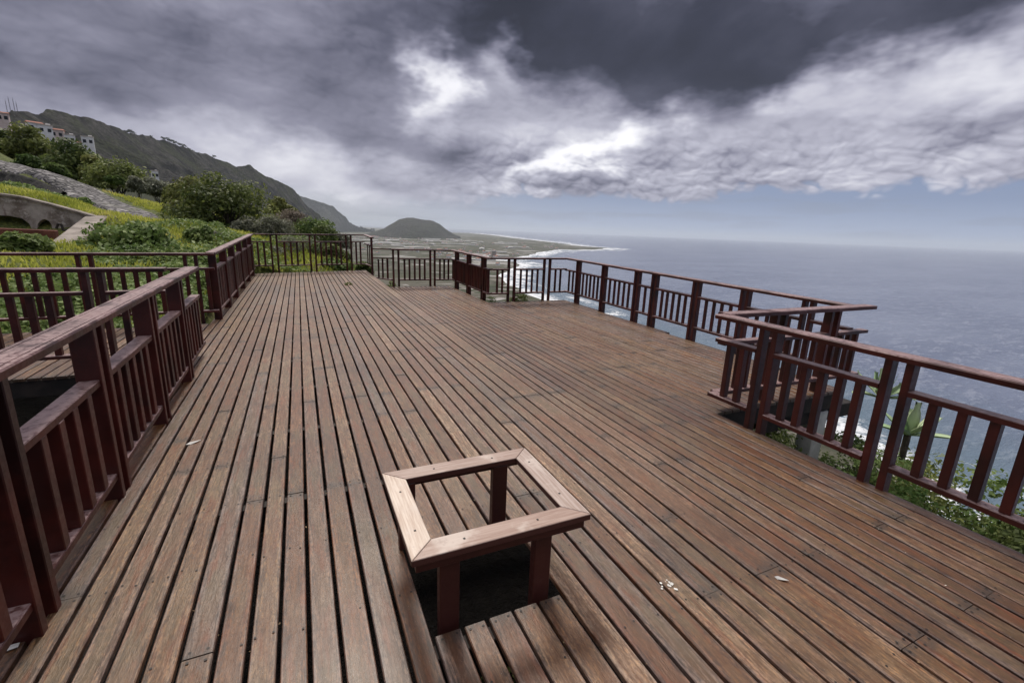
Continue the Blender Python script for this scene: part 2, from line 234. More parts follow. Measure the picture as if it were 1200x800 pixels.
def mat_garden():
    m, nt, b = material('garden_ground')
    p = geopos(nt)
    a = nt.noise(p, .35, 6.0, .6); f = nt.noise(p, 3.5, 6.0, .65); ff = nt.noise(p, 14.0, 4.0, .7)
    grass = nt.mix(nt.sstep(f, .35, .68), (.09, .12, .020), (.23, .25, .045))
    grass = nt.mix(nt.sstep(ff, .42, .7), nt.mix(1.0, grass, (.5, .55, .5), 'MULTIPLY'), grass)
    c = nt.mix(nt.sstep(a, .50, .66), grass, (.20, .165, .06))
    rel = nt.sep(p)
    far = nt.sstep(nt.vmath('LENGTH', p), 44.0, 80.0)
    c = nt.mix(far, c, (.050, .058, .030))
    rock = nt.sstep(nt.noise(p, .12, 5.0, .6), .5, .62)
    cliff = nt.math('MULTIPLY', nt.sstep(rel[2], -5.0, -14.0), rock)
    c = nt.mix(cliff, c, (.075, .065, .055))
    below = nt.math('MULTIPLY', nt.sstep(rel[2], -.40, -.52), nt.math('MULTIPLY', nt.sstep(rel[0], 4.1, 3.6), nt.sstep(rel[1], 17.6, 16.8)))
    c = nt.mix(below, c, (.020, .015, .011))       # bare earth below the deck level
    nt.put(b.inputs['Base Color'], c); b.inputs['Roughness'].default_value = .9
    nt.put(b.inputs['Normal'], nt.bump(nt.math('ADD', f, ff), .8, .12))
    return m
def mat_cobble():
    m, nt, b = material('cobbled_path')
    p = geopos(nt); w = nt.vmath('ADD', p, nt.vmath('SCALE', nt.noise(p, 3.0, 3.0, .5, col=True), scale=.25))
    q = nt.mapping(w, (3.0, 3.6, 3))
    d = nt.voro(q, 1.0, 'DISTANCE_TO_EDGE'); cc = nt.voro(q, 1.0, 'F1', 'Color')
    v = nt.sep(cc)[0]
    c = nt.ramp(v, [(0, (.060, .055, .058)), (.5, (.135, .125, .130)), (.85, (.20, .185, .185)), (1, (.36, .34, .335))])
    c = nt.mix(nt.sstep(d, .10, .02), c, (.030, .028, .026))
    c = nt.mix(nt.math('MULTIPLY', nt.sstep(nt.noise(p, .8, 5.0, .6), .58, .72), .7), c, (.10, .12, .035))
    nt.put(b.inputs['Base Color'], c); b.inputs['Roughness'].default_value = .75
    nt.put(b.inputs['Normal'], nt.bump(nt.sstep(d, 0.0, .22), 1.0, .09))
    return m
def mat_plaster():
    m, nt, b = material('old_stained_plaster')
    p = objco(nt); n = nt.noise(p, 1.7, 7.0, .68); n2 = nt.noise(p, 6.0, 6.0, .65); z = nt.sep(p)
    c = nt.mix(nt.sstep(n, .35, .62), (.20, .165, .135), (.50, .455, .41))
    c = nt.mix(nt.math('MULTIPLY', nt.sstep(n2, .52, .66), .8), c, (.66, .62, .57))
    c = nt.mix(nt.math('MULTIPLY', nt.sstep(nt.noise(nt.mapping(p, (2.5, 2.5, .5), (4, 4, 0)), 1.0, 6.0, .6), .58, .68), .75), c, (.10, .045, .035))
    nt.put(b.inputs['Base Color'], c); b.inputs['Roughness'].default_value = .9
    nt.put(b.inputs['Normal'], nt.bump(n2, .7, .05))
    return m
def mat_mountain(name, c_dark, c_mid, c_green, s):
    m, nt, b = material(name)
    p = geopos(nt)
    st = nt.noise(nt.mapping(p, (s*4, s*4, s*1.1)), 1.0, 9.0, .62, .3)
    pa = nt.noise(nt.mapping(p, (s*1.3, s*1.3, s*2.5)), 1.0, 7.0, .62)
    fn = nt.noise(p, s*22, 6.0, .68)
    c = nt.mix(nt.sstep(st, .38, .64), c_dark, c_mid)
    c = nt.mix(nt.math('MULTIPLY', nt.sstep(pa, .44, .60), .8), c, c_green)
    c = nt.mix(nt.sstep(fn, .40, .62), nt.mix(1.0, c, (.35, .35, .35), 'MULTIPLY'), c)
    # terraces: thin pale bands following the contour
    z = nt.sep(p)[2]
    w = nt.math('SINE', nt.math('ADD', nt.math('MULTIPLY', z, .55*s*200/1.0), nt.math('MULTIPLY', pa, 9.0)))
    c = nt.mix(nt.math('MULTIPLY', nt.sstep(w, .86, .98), nt.math('MULTIPLY', nt.sstep(pa, .5, .6), .35)), c, (.14, .13, .095))
    nt.put(b.inputs['Base Color'], c); b.inputs['Roughness'].default_value = .95; b.inputs['Specular IOR Level'].default_value = .1
    nt.put(b.inputs['Normal'], nt.bump(nt.math('ADD', st, nt.math('MULTIPLY', fn, .5)), 1.0, 45.0))
    return m
def mat_plain():
    m, nt, b = material('coastal_plain')
    p = geopos(nt); w = nt.vmath('ADD', p, nt.vmath('SCALE', nt.noise(p, .004, 3.0, .5, col=True), scale=160.0))
    cell = nt.voro(nt.mapping(w, (1/190., 1/90., .01), (0,0,0), (0,0,.35)), 1.0, 'F1', 'Color'); v = nt.sep(cell)
    edge = nt.voro(nt.mapping(w, (1/190., 1/90., .01), (0,0,0), (0,0,.35)), 1.0, 'DISTANCE_TO_EDGE')
    small = nt.sep(nt.voro(nt.mapping(p, (1/46., 1/30., .01)), 1.0, 'F1', 'Color'))
    c = nt.ramp(v[0], [(0, (.055, .060, .036)), (.35, (.085, .085, .055)), (.6, (.060, .070, .042)), (.8, (.12, .11, .085)), (1, (.075, .075, .06))])
    c = nt.mix(nt.sstep(nt.noise(p, .012, 6.0, .65), .5, .68), c, (.040, .045, .030))
    c = nt.mix(nt.sstep(edge, .035, .012), c, (.17, .155, .135))
    town = nt.sstep(nt.noise(p, .0011, 3.0, .5), .50, .62)
    spec = nt.math('MULTIPLY', nt.math('GREATER_THAN', small[1], .88), nt.sstep(nt.noise(p, .0028, 3.0, .5), .46, .58))
    c = nt.mix(spec, c, (.36, .34, .32))
    c = nt.mix(nt.math('MULTIPLY', nt.math('GREATER_THAN', v[1], .94), .8), c, (.36, .35, .33))
    nt.put(b.inputs['Base Color'], c); b.inputs['Roughness'].default_value = .95; b.inputs['Specular IOR Level'].default_value = .1
    nt.put(b.inputs['Normal'], nt.bump(nt.noise(p, .02, 5.0, .65), .7, 7.0))
    return m
def mat_sea():
    m, nt, b = material('sea_water')
    p = geopos(nt); sh = nt.attr('shore')
    dist = nt.vmath('LENGTH', p)
    w1 = nt.noise(nt.mapping(p, (.020, .055, 1), (0,0,0), (0,0,-.35)), 1.0, 8.0, .68, .6)
    w2 = nt.noise(nt.mapping(p, (.11, .24, 1), (0,0,0), (0,0,-.5)), 1.0, 6.0, .65, .5)
    sw = nt.noise(nt.mapping(p, (.0016, .0045, 1), (0,0,0), (0,0,.2)), 1.0, 5.0, .6)
    c = nt.mix(nt.sstep(sw, .35, .7), (.12, .145, .22), (.175, .205, .285))
    c = nt.mix(nt.sstep(nt.math('ADD', w1, nt.math('MULTIPLY', nt.math('SUBTRACT', w2, .5), .9)), .50, .66), c, (.23, .255, .33))
    tq = nt.sstep(sh, 260.0, 40.0)
    c = nt.mix(nt.math('MULTIPLY', tq, .6), c, (.10, .17, .20))
    # surf: lace of foam that thins out with distance from the shore
    fn = nt.noise(nt.mapping(p, (.020, .020, 1)), 1.0, 8.0, .66, 1.6)
    fb = nt.noise(nt.mapping(p, (.0055, .0055, 1)), 1.0, 4.0, .55, .8)
    lines = nt.math('MULTIPLY', nt.math('SINE', nt.math('ADD', nt.math('MULTIPLY', sh, .055), nt.math('MULTIPLY', fb, 16.0))), .10)
    shs = nt.math('DIVIDE', sh, nt.math('MULTIPLY_ADD', dist, .00062, .62))
    reach = nt.math('SUBTRACT', .71, nt.math('MULTIPLY', shs, .0062))
    f = nt.math('ADD', nt.math('ADD', nt.math('SUBTRACT', reach, nt.math('MULTIPLY', nt.math('ABSOLUTE', nt.math('SUBTRACT', fn, .5)), 3.6)), nt.math('MULTIPLY', nt.math('SUBTRACT', fb, .5), 1.1)), lines)
    foam = nt.sstep(f, .22, .50)
    caps = nt.math('MULTIPLY', nt.math('GREATER_THAN', nt.noise(nt.mapping(p, (.010, .03, 1), (7,3,0)), 1.0, 6.0, .7), .735), .5)
    foam = nt.math('MAXIMUM', foam, caps)
    c = nt.mix(foam, c, (.80, .82, .84))
    nt.put(b.inputs['Base Color'], c)
    nt.put(b.inputs['Roughness'], nt.math('MULTIPLY_ADD', foam, .45, .24))
    b.inputs['IOR'].default_value = 1.33
    nt.put(b.inputs['Normal'], nt.bump(nt.math('ADD', nt.math('MULTIPLY', w1, 4.0), nt.math('MULTIPLY', w2, 1.2)), .75, 1.2))
    return m
M = {}
M['deck'] = mat_deck()
M['nail'] = mat_simple('rusty_nail', (.012, .009, .008), (.03, .02, .016), 30, .6, 0)
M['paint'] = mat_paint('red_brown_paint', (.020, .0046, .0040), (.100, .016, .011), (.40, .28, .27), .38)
M['paint2'] = mat_paint('dull_red_brown_paint', (.040, .010, .009), (.080, .022, .017), (.17, .11, .10), .42)
M['beam'] = mat_simple('dark_damp_timber', (.012, .010, .009), (.035, .026, .022), 6, .8, .4, .01)
M['bleach'] = mat_bleached()
M['concrete'] = mat_simple('pale_concrete', (.46, .46, .45), (.70, .69, .67), 3.0, .85, .4, .01)
M['cement'] = mat_simple('rough_cement', (.20, .17, .145), (.36, .31, .27), 2.2, .9, .8, .05)
M['redwall'] = mat_simple('red_render', (.13, .045, .035), (.23, .085, .065), 3.0, .9, .5, .03)
M['rock'] = mat_simple('dark_lava_stone', (.008, .008, .008), (.045, .042, .038), 3.2, .95, 1.0, .2)
M['plaster'] = mat_plaster()
M['garden'] = mat_garden(); M['cobble'] = mat_cobble(); M['plain'] = mat_plain(); M['sea'] = mat_sea()
M['mount'] = mat_mountain('mountain_slope', (.012, .012, .013), (.120, .110, .100), (.060, .074, .024), .0055)
M['mount2'] = mat_mountain('far_cliff', (.05, .05, .05), (.09, .085, .08), (.06, .065, .05), .0012)
M['hill'] = mat_mountain('volcano_slope', (.040, .040, .034), (.075, .070, .058), (.050, .055, .036), .0016)
M['white'] = mat_simple('whitewash', (.78, .77, .75), (.90, .89, .87), 1.0, .8, 0)
M['cream'] = mat_simple('cream_render', (.50, .44, .38), (.64, .58, .50), 1.0, .8, 0)
M['pink'] = mat_simple('pink_render', (.66, .54, .49), (.76, .64, .59), 1.0, .8, 0)
M['tile'] = mat_simple('clay_roof_tiles', (.24, .085, .055), (.36, .15, .10), 3.0, .85, 0)
M['glass'] = mat_simple('dark_window', (.015, .017, .02), (.03, .033, .04), 1.0, .2, 0)
M['sheet'] = mat_simple('greenhouse_sheeting', (.26, .26, .255), (.44, .435, .42), .01, .8, 0, coords='geo')
M['metal'] = mat_simple('dark_iron', (.02, .018, .016), (.06, .05, .045), 8.0, .6, .2)
M['bark'] = mat_simple('grey_brown_bark', (.05, .040, .032), (.13, .105, .085), 9.0, .9, .6, .01)
LEAF = {
 'broad': mat_leaf('fresh_broad_leaves', [(0, (.035, .065, .014)), (.45, (.085, .125, .034)), (.8, (.165, .205, .075)), (1, (.34, .37, .22))]),
 'dense': mat_leaf('dark_glossy_leaves', [(0, (.018, .028, .009)), (.5, (.066, .084, .024)), (.85, (.170, .185, .055)), (1, (.30, .30, .12))]),
 'olive': mat_leaf('olive_leaves', [(0, (.045, .058, .016)), (.5, (.105, .118, .036)), (.85, (.17, .175, .055)), (1, (.25, .23, .10))]),
 'grey': mat_leaf('grey_green_leaves', [(0, (.055, .062, .040)), (.5, (.115, .120, .085)), (.85, (.19, .19, .15)), (1, (.28, .26, .23))]),
 'green': mat_leaf('deep_green_leaves', [(0, (.022, .038, .010)), (.5, (.060, .085, .022)), (.85, (.125, .150, .040)), (1, (.22, .24, .09))]),
 'brown': mat_leaf('dry_brown_leaves', [(0, (.060, .048, .036)), (.5, (.115, .095, .075)), (.85, (.17, .145, .115)), (1, (.11, .13, .05))]),
 'ridge': mat_leaf('far_pine_needles', [(0, (.012, .018, .008)), (1, (.035, .045, .02))]),
 'agave': mat_leaf('succulent_leaves', [(0, (.14, .20, .11)), (.5, (.22, .29, .17)), (1, (.34, .40, .26))], .4, .1),
}

# ------------------------------------------------------------------ terrain height
TP = np.array(TERR)
def _phi(x, y):
    dx = x[:, None] - TP[None, :, 0]; dy = y[:, None] - TP[None, :, 1]
    return np.sqrt(dx*dx + dy*dy + .8)
_A = _phi(TP[:, 0], TP[:, 1]); _n = len(TP)
_K = np.block([[_A + np.eye(_n)*-.02, np.ones((_n, 1))], [np.ones((1, _n)), np.zeros((1, 1))]])
_W = np.linalg.solve(_K, np.r_[TP[:, 2], 0])
def H_(x, y):
    x = np.atleast_1d(np.asarray(x, float)); y = np.atleast_1d(np.asarray(y, float)); sh = x.shape
    x = x.ravel(); y = y.ravel(); out = np.empty(x.size)
    for k in range(0, x.size, 20000):
        out[k:k+20000] = _phi(x[k:k+20000], y[k:k+20000]) @ _W[:-1] + _W[-1]
    # keep the soil under the deck
    under = ((x > -1.7) & (x < 2.6) & (y < 17.2)) | ((x > 2.0) & (x < 4.2) & (y < 12.9)) | ((x > 2.0) & (x < 6.1) & (y > 2.6) & (y < 9.8)) | ((x < -1) & (y < 8.5)) | ((x > 2.0) & (x < 3.9) & (y < 3.5))
    out = np.where(under, np.minimum(out, -.62), out)
    return np.maximum(out, -149.5).reshape(sh)
def Hs(x, y): return float(H_(x, y)[0])
def vnoise(x, y, s, seed=0):
    "cheap smooth value noise"
    x = np.asarray(x)*s; y = np.asarray(y)*s
    xi = np.floor(x).astype(int); yi = np.floor(y).astype(int); fx = x-xi; fy = y-yi
    fx = fx*fx*(3-2*fx); fy = fy*fy*(3-2*fy)
    def h(a, b):
        v = np.sin(a*127.1 + b*311.7 + seed*74.7)*43758.5453
        return v - np.floor(v)
    return (h(xi, yi)*(1-fx) + h(xi+1, yi)*fx)*(1-fy) + (h(xi, yi+1)*(1-fx) + h(xi+1, yi+1)*fx)*fy
def fbm(x, y, s, o=4, seed=0):
    t = 0; a = 1; n = 0
    for k in range(o):
        t = t + a*vnoise(x, y, s*2**k, seed+k); n += a; a *= .5
    return t/n
def grid_mesh(name, X, Y, Z, smooth=True):
    ny, nx = X.shape
    v = np.stack([X, Y, Z], -1).reshape(-1, 3)
    i = np.arange(ny*nx).reshape(ny, nx)
    f = np.stack([i[:-1, :-1], i[:-1, 1:], i[1:, 1:], i[1:, :-1]], -1).reshape(-1, 4)
    me = bpy.data.meshes.new(name)
    me.vertices.add(len(v)); me.vertices.foreach_set('co', v.astype(np.float32).ravel())
    me.loops.add(f.size); me.loops.foreach_set('vertex_index', f.astype(np.int32).ravel())
    me.polygons.add(len(f)); me.polygons.foreach_set('loop_start', np.arange(0, f.size, 4, dtype=np.int32))
    me.polygons.foreach_set('loop_total', np.full(len(f), 4, dtype=np.int32))
    me.update(calc_edges=True); me.validate()
    if smooth: me.polygons.foreach_set('use_smooth', [True]*len(f))
    return me
def axis(lo, hi, near_lo, near_hi, dn, df):
    a = []; x = lo
    while x < hi:
        a.append(x)
        d = 0 if near_lo <= x <= near_hi else (near_lo-x if x < near_lo else x-near_hi)
        x += min(df, dn + d*.07)
    a.append(hi); return np.array(a)
gx = axis(-150, 150, -22, 8, .32, 6); gy = axis(-60, 190, -2, 42, .32, 6)
X, Y = np.meshgrid(gx, gy)
Z = H_(X, Y)
rr = np.hypot(X, Y)
Z = Z + (fbm(X, Y, .9, 3)-.5)*.16*np.clip((rr-3)/10, 0, 1) + (fbm(X, Y, .09, 4, 3)-.5)*np.clip((rr-35)/60, 0, 1)*16
Z = np.maximum(Z, -149.5)
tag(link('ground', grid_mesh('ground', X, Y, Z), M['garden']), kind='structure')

# cobbled path draped on the slope
def resample(P, n):
    P = np.array(P); d = np.r_[0, np.cumsum(np.linalg.norm(np.diff(P, axis=0), axis=1))]
    t = np.linspace(0, d[-1], n); return np.stack([np.interp(t, d, P[:, k]) for k in range(3)], -1)
U = resample(PATH_UP, 90); L = resample(PATH_LO, 90)
S = np.linspace(0, 1, 14)[None, :, None]
G3 = U[:, None, :]*(1-S) + L[:, None, :]*S
zt = H_(G3[..., 0], G3[..., 1]) + (fbm(G3[..., 0], G3[..., 1], .9, 3)-.5)*.16
G3[..., 2] = zt + .13 - .30*(np.abs(S[..., 0]*2-1)**8)
me = grid_mesh('path', G3[..., 0], G3[..., 1], G3[..., 2])
tag(link('path', me, M['cobble']), kind='structure')

# ------------------------------------------------------------------ sea, plain, far land
C2 = np.array(COAST)
def shore_dist(px, py):
    "distance to the polyline of the shore"
    best = np.full(px.shape, 1e9)
    for a, b_ in zip(C2[:-1], C2[1:]):
        d = b_-a; L2 = (d**2).sum()
        t = np.clip(((px-a[0])*d[0] + (py-a[1])*d[1])/L2, 0, 1)
        best = np.minimum(best, np.hypot(px-a[0]-t*d[0], py-a[1]-t*d[1]))
    return best
sx = np.r_[-120000, -60000, -20000, -8000, -2000, np.arange(-200, 3500, 24), np.geomspace(3530, 120000, 30)]
sy = np.r_[-60000, -20000, -6000, -2000, -900, np.arange(-600, 4600, 24), np.geomspace(4640, 120000, 34)]
X, Y = np.meshgrid(sx, sy)
me = grid_mesh('sea', X, Y, np.full(X.shape, SEA))
fattr(me, 'shore', shore_dist(X, Y).ravel(), 'POINT')
tag(link('sea', me, M['sea']), kind='structure')

# coastal plain: polygon inside the shoreline, slightly rough edge, gently raised inland
poly = []
for a, b_ in zip(C2[:-1], C2[1:]):
    n = max(2, int(np.linalg.norm(b_-a)/45))
    for k in range(n):
        t = k/n; p = a*(1-t) + b_*t
        nrm = np.array([-(b_-a)[1], (b_-a)[0]]); nrm /= np.linalg.norm(nrm)
        amp = min(45, 8+np.linalg.norm(p)*.010)
        poly.append(tuple(p + nrm*(float(fbm(p[0], p[1], .012, 4))-.5)*2*amp))
poly += [tuple(C2[-1]), (60, -900), (-9000, -900), (-26000, 30000), (2000, 40000)]
bm = bmesh.new(); vs = [bm.verts.new((x, y, SEA+1.5)) for x, y in poly]
es = [bm.edges.new((vs[i], vs[(i+1) % len(vs)])) for i in range(len(vs))]
r_ = bmesh.ops.triangle_fill(bm, edges=es, use_beauty=True)
for f in bm.faces:
    if f.normal.z < 0: f.normal_flip()
base = [v for v in bm.verts]
ext = bmesh.ops.extrude_edge_only(bm, edges=[e for e in bm.edges if e.is_boundary])
for v in [g for g in ext['geom'] if isinstance(g, bmesh.types.BMVert)]: v.co.z = SEA-3
me = bpy.data.meshes.new('coastal_plain'); bm.to_mesh(me); bm.free()
tag(link('coastal_plain', me, M['plain']), kind='structure')

def mountain(name, ridge, foot, mat, n=220, rows=70, rough=60, seed=1, back=900, power=1.0):
    Rg = resample(ridge, n)
    s = np.linspace(0, 1, rows)
    out = np.zeros((rows+6, n, 3))
    tang = np.gradient(Rg[:, :2], axis=0); tang /= np.linalg.norm(tang, axis=1)[:, None]
    F = resample(foot, n)
    for k in range(rows):
        t = s[k]
        xy = Rg[:, :2]*(1-t) + F[:, :2]*t
        z = Rg[:, 2] + (F[:, 2]-Rg[:, 2])*(t**power)
        amp = rough*np.sin(math.pi*min(1, t*1.02))**.7
        rib = (1-np.abs(2*fbm(xy[:, 0], xy[:, 1], 1/(rough*4.2), 5, seed)-1))-.75
        z = z + rib*amp*2.2 + (fbm(xy[:, 0], xy[:, 1], 1/(rough*1.6), 4, seed+9)-.5)*amp*.6
        jag = (fbm(Rg[:, 0], Rg[:, 1], 1/55., 4, seed+4)-.5)*rough*.30*max(0, 1-t*8)
        out[k+6, :, 0] = xy[:, 0]; out[k+6, :, 1] = xy[:, 1]; out[k+6, :, 2] = z + jag
    bd = Rg[:, :2]/np.linalg.norm(Rg[:, :2], axis=1)[:, None]
    for k in range(6):
        t = (6-k)/6
        out[k, :, :2] = Rg[:, :2] + bd*back*t
        out[k, :, 2] = Rg[:, 2] - (Rg[:, 2]+160)*t**1.5
    me = grid_mesh(name, out[..., 0], out[..., 1], out[..., 2])
    return tag(link(name, me, mat), kind='structure')
foot = [(-200, 500, -30), (-160, 620, -60), (-100, 900, -110), (40, 1500, -152), (150, 2400, -153), (240, 3200, -153), (330, 3800, -153), (400, 4080, -153)]
mountain('mountain', RIDGE, foot, M['mount'], rough=62, seed=2, n=420, rows=170, power=.8)
mountain('far_cliff', RIDGE2, [(100, 7000, -153), (560, 8300, -153), (760, 8900, -153), (1150, 9600, -153), (1500, 10300, -153)], M['mount2'], rough=130, seed=5, n=120, rows=50, back=3000, power=.6)
# cinder cone on the plain
HP = np.array(HILL)
cen = (HP[0]+HP[-1])/2; cdir = cen[:2]/np.linalg.norm(cen[:2]); rdir = np.array([cdir[1], -cdir[0]])
prof = np.array([[(p[:2]-cen[:2]) @ rdir, p[2]] for p in HP])
nx_, ny_ = 90, 60
a = np.linspace(prof[0, 0]-150, prof[-1, 0]+150, nx_); w = np.linspace(-1500, 1100, ny_)
A_, W_ = np.meshgrid(a, w)
k = np.sqrt(np.clip(1-(W_/1500)**2, .0001, 1))
hh = np.interp(A_/np.maximum(k, .15), prof[:, 0], prof[:, 1], left=-154, right=-154)
ZZ = -154 + (hh+154)*np.clip(k, 0, 1)**1.3
ZZ = np.minimum(ZZ, 118 - np.abs(W_)*.012) + (fbm(A_, W_*.6, 1/170., 5, 8)-.5)*46*np.clip((ZZ+150)/60, 0, 1)
XX = cen[0] + A_*rdir[0] + W_*cdir[0]; YY = cen[1] + A_*rdir[1] + W_*cdir[1]
tag(link('volcanic_hill', grid_mesh('volcanic_hill', XX, YY, ZZ), M['hill']), kind='structure')
# spur under the hill village
SP = resample(SPUR, 80)
rows = 24
o3 = np.zeros((rows, 80, 3))
for k in range(rows):
    t = k/(rows-1)
    dirv = SP[:, :2]/np.linalg.norm(SP[:, :2], axis=1)[:, None]
    q = SP[:, :2] - dirv*(t-.25)*110
    z = SP[:, 2] - np.where(t > .25, (t-.25)*75, (.25-t)*60) + (fbm(q[:, 0], q[:, 1], .05, 4, 3)-.5)*2.5 - 1.0
    o3[k, :, :2] = q; o3[k, :, 2] = z
tag(link('village_slope', grid_mesh('village_slope', o3[..., 0], o3[..., 1], o3[..., 2]), M['garden']), kind='structure')

# ------------------------------------------------------------------ box helpers
class MB:
    def __init__(s): s.v = []; s.f = []; s.m = []
    def box(s, x0, x1, y0, y1, z0, z1, mi=0):
        b = len(s.v); s.v += [(x0,y0,z0),(x1,y0,z0),(x1,y1,z0),(x0,y1,z0),(x0,y0,z1),(x1,y0,z1),(x1,y1,z1),(x0,y1,z1)]
        s.f += [(b,b+3,b+2,b+1),(b+4,b+5,b+6,b+7),(b,b+1,b+5,b+4),(b+1,b+2,b+6,b+5),(b+2,b+3,b+7,b+6),(b+3,b,b+4,b+7)]; s.m += [mi]*6
    def prism(s, prof, p0, p1, up=(0,0,1), mi=0):
        "extrude 2-D profile (across, up) from p0 to p1"
        p0 = Vector(p0); p1 = Vector(p1); d = (p1-p0).normalized(); side = d.cross(Vector(up)).normalized(); u = Vector(up)
        b = len(s.v); n = len(prof)
        for p in (p0, p1): s.v += [tuple(p + side*a + u*c) for a, c in prof]
        s.f.append(tuple(b+i for i in range(n))[::-1]); s.f.append(tuple(b+n+i for i in range(n)))
        for i in range(n): j = (i+1) % n; s.f.append((b+i, b+j, b+n+j, b+n+i))
        s.m += [mi]*(n+2)
    def mesh(s, name, bevel=0.0):
        me = mesh_from(name, s.v, s.f, mi=s.m)
        bm = bmesh.new(); bm.from_mesh(me)
        bmesh.ops.recalc_face_normals(bm, faces=bm.faces)
        if bevel: bmesh.ops.bevel(bm, geom=[e for e in bm.edges if e.calc_face_angle(0) > .5], offset=bevel, segments=1, affect='EDGES', clamp_overlap=True)
        bm.to_mesh(me); bm.free(); return me
def boxmesh(name, x0, x1, y0, y1, z0, z1, bevel=.004):
    b = MB(); b.box(x0, x1, y0, y1, z0, z1); return b.mesh(name, bevel)

# ------------------------------------------------------------------ the deck
GAPS = [-1.048,-.946,-.841,-.735,-.623,-.51,-.392,-.283,-.175,-.068,.046,.167,.276,.385,.509,.617,.736,.861,.983,1.103,1.221,1.34,1.456,1.573,1.697,1.806,1.929,2.119,2.215,2.321,2.421]
x = GAPS[0]
while x > -6.6: x -= .108+random.uniform(-.003, .003); GAPS.insert(0, round(x, 4))
x = GAPS[-1]
while x < 5.9: x += .1045+random.uniform(-.004, .004); GAPS.append(round(x, 4))
def xr2(y): return 5.336+.048*y
def xl(y): return -1.02-.022*y
def intervals(x):
    "where a board running along y at this x is deck (list of y ranges)"
    out = []
    if x < xl(6):                                   # left landing, beyond the stair opening
        if x < -1.40: return [(5.84, 8.30-.03*(-1.2-x))]
        if x < -1.27: return [(5.84, 16.1)]
        return [(-1.6, 16.15)]
    if x < -1.02-.0:
        return [(-1.6, 16.2)]
    if x < 2.12:
        far = 16.55+.29*x
        if .386 < x < .982: return [(-1.6, 1.463), (1.925, far)]
        return [(-1.6, far)]
    if x < 3.47: return [(-1.6, 12.42)]
    if x < 3.82: return [(2.80, 12.42)]
    if xr2(2.8)+.0 > x or x < xr2(9.4): 
        y0 = 2.80 if x < xr2(2.8) else (x-5.336)/.048
        return [(y0, 9.42)] if x < xr2(9.4) else []
    return []
V = []; F = []; MI = []; bids = []; s0 = []; s1 = []; ac = []
def plank(xa, xb, ya, yb, bid, tilt):
    g = .0072; xa += g+random.uniform(0, .0025); xb -= g+random.uniform(0, .0025); ch = .004; zt = random.uniform(-.0018, .0018)
    prof = [(xa, -.028), (xa, -ch), (xa+ch, 0), (xb-ch, 0), (xb, -ch), (xb, -.028)]
    b = len(V)
    wob = random.uniform(-.0015, .0015)
    for y, dz, dx in ((ya, zt+tilt, 0), (yb, zt-tilt, wob)):
        for (px, pz) in prof: V.append((px+dx, y, pz+dz))
    n = 6; L = yb-ya
    F.append((b, b+1, b+2, b+3, b+4, b+5)); F.append((b+11, b+10, b+9, b+8, b+7, b+6))
    for k in ((0,)*6, (L,)*6): pass
    s0.extend([0]*6+[L]*6); s1.extend([L]*6+[0]*6)
    for i in range(n):
        j = (i+1) % n; F.append((b+i, b+n+i, b+n+j, b+j)) 
    MI.extend([0]*8); bids.extend([bid]*8)
    # across per corner
    A6 = [-1, -1, -.92, .92, 1, 1]
    ac.extend(A6); ac.extend(A6)
def nail(x, y, r=.0052):
    b = len(V); n = 6
    for k in range(n): V.append((x+r*math.cos(k*1.047), y+r*math.sin(k*1.047), .0022))
    F.append(tuple(b+k for k in range(n))); MI.append(1); bids.append(0); s0.extend([9]*n); s1.extend([9]*n); ac.extend([0]*n)
JO = [-1.4+.52*k for k in range(36)]
for i in range(len(GAPS)-1):
    xa, xb = GAPS[i], GAPS[i+1]; xm = (xa+xb)/2
    for (y0, y1) in intervals(xm):
        if y1-y0 < .08: continue
        y = y0; first = True
        while y < y1-.01:
            L = random.choice((2.08, 2.6, 3.12, 3.64, 1.56)) if not first else random.uniform(.6, 3.4)
            if first and y0 > -1.5 and (y1-y0) > 4: L = random.uniform(1.2, 3)
            ye = y+L
            jj = min(JO, key=lambda q: abs(q-ye)); ye = jj if jj > y+.4 else ye
            if ye > y1-.35: ye = y1
            bid = random.random()
            if i == GAPS.index(1.929): bid = random.uniform(.93, 1) if y > 5 else random.uniform(.75, .9)
            plank(xa, xb, y+.0015, ye-.0015, bid, random.uniform(-.0008, .0008))
            for j in JO:
                if y+.02 < j < ye-.02 and -1 < j < 9:
                    for sx_ in (.24, .76):
                        if random.random() < .62: nail(xa+(xb-xa)*(sx_+random.uniform(-.05, .05)), j+random.uniform(-.02, .02))
            for q in (y+.022, ye-.022):
                if -1 < q < 9:
                    for sx_ in (.25, .75): nail(xa+(xb-xa)*sx_, q+random.uniform(-.006, .006), .0058)
            y = ye; first = False
me = mesh_from('planking', V, F, mi=MI)
fattr(me, 'bid', bids); fattr(me, 's0', s0, 'POINT'); fattr(me, 's1', s1, 'POINT'); fattr(me, 'across', ac, 'POINT')
bm = bmesh.new(); bm.from_mesh(me); bmesh.ops.recalc_face_normals(bm, faces=bm.faces)
for f in bm.faces:
    if f.material_index == 1 and f.normal.z < 0: f.normal_flip()
bm.to_mesh(me); bm.free()
deck = empty('timber_deck', (0, 0, 0))
tag(deck, 'weathered brown plank viewing deck with a square hole, above the sea', 'deck')
link('planking', me, [M['deck'], M['nail']], deck)
def beam(name, p0, p1, w=.07, h=.17, top=-.032):
    b = MB(); b.prism([(-w/2, top-h), (w/2, top-h), (w/2, top), (-w/2, top)], p0, p1); return link(name, b.mesh(name, .004), M['beam'], deck)
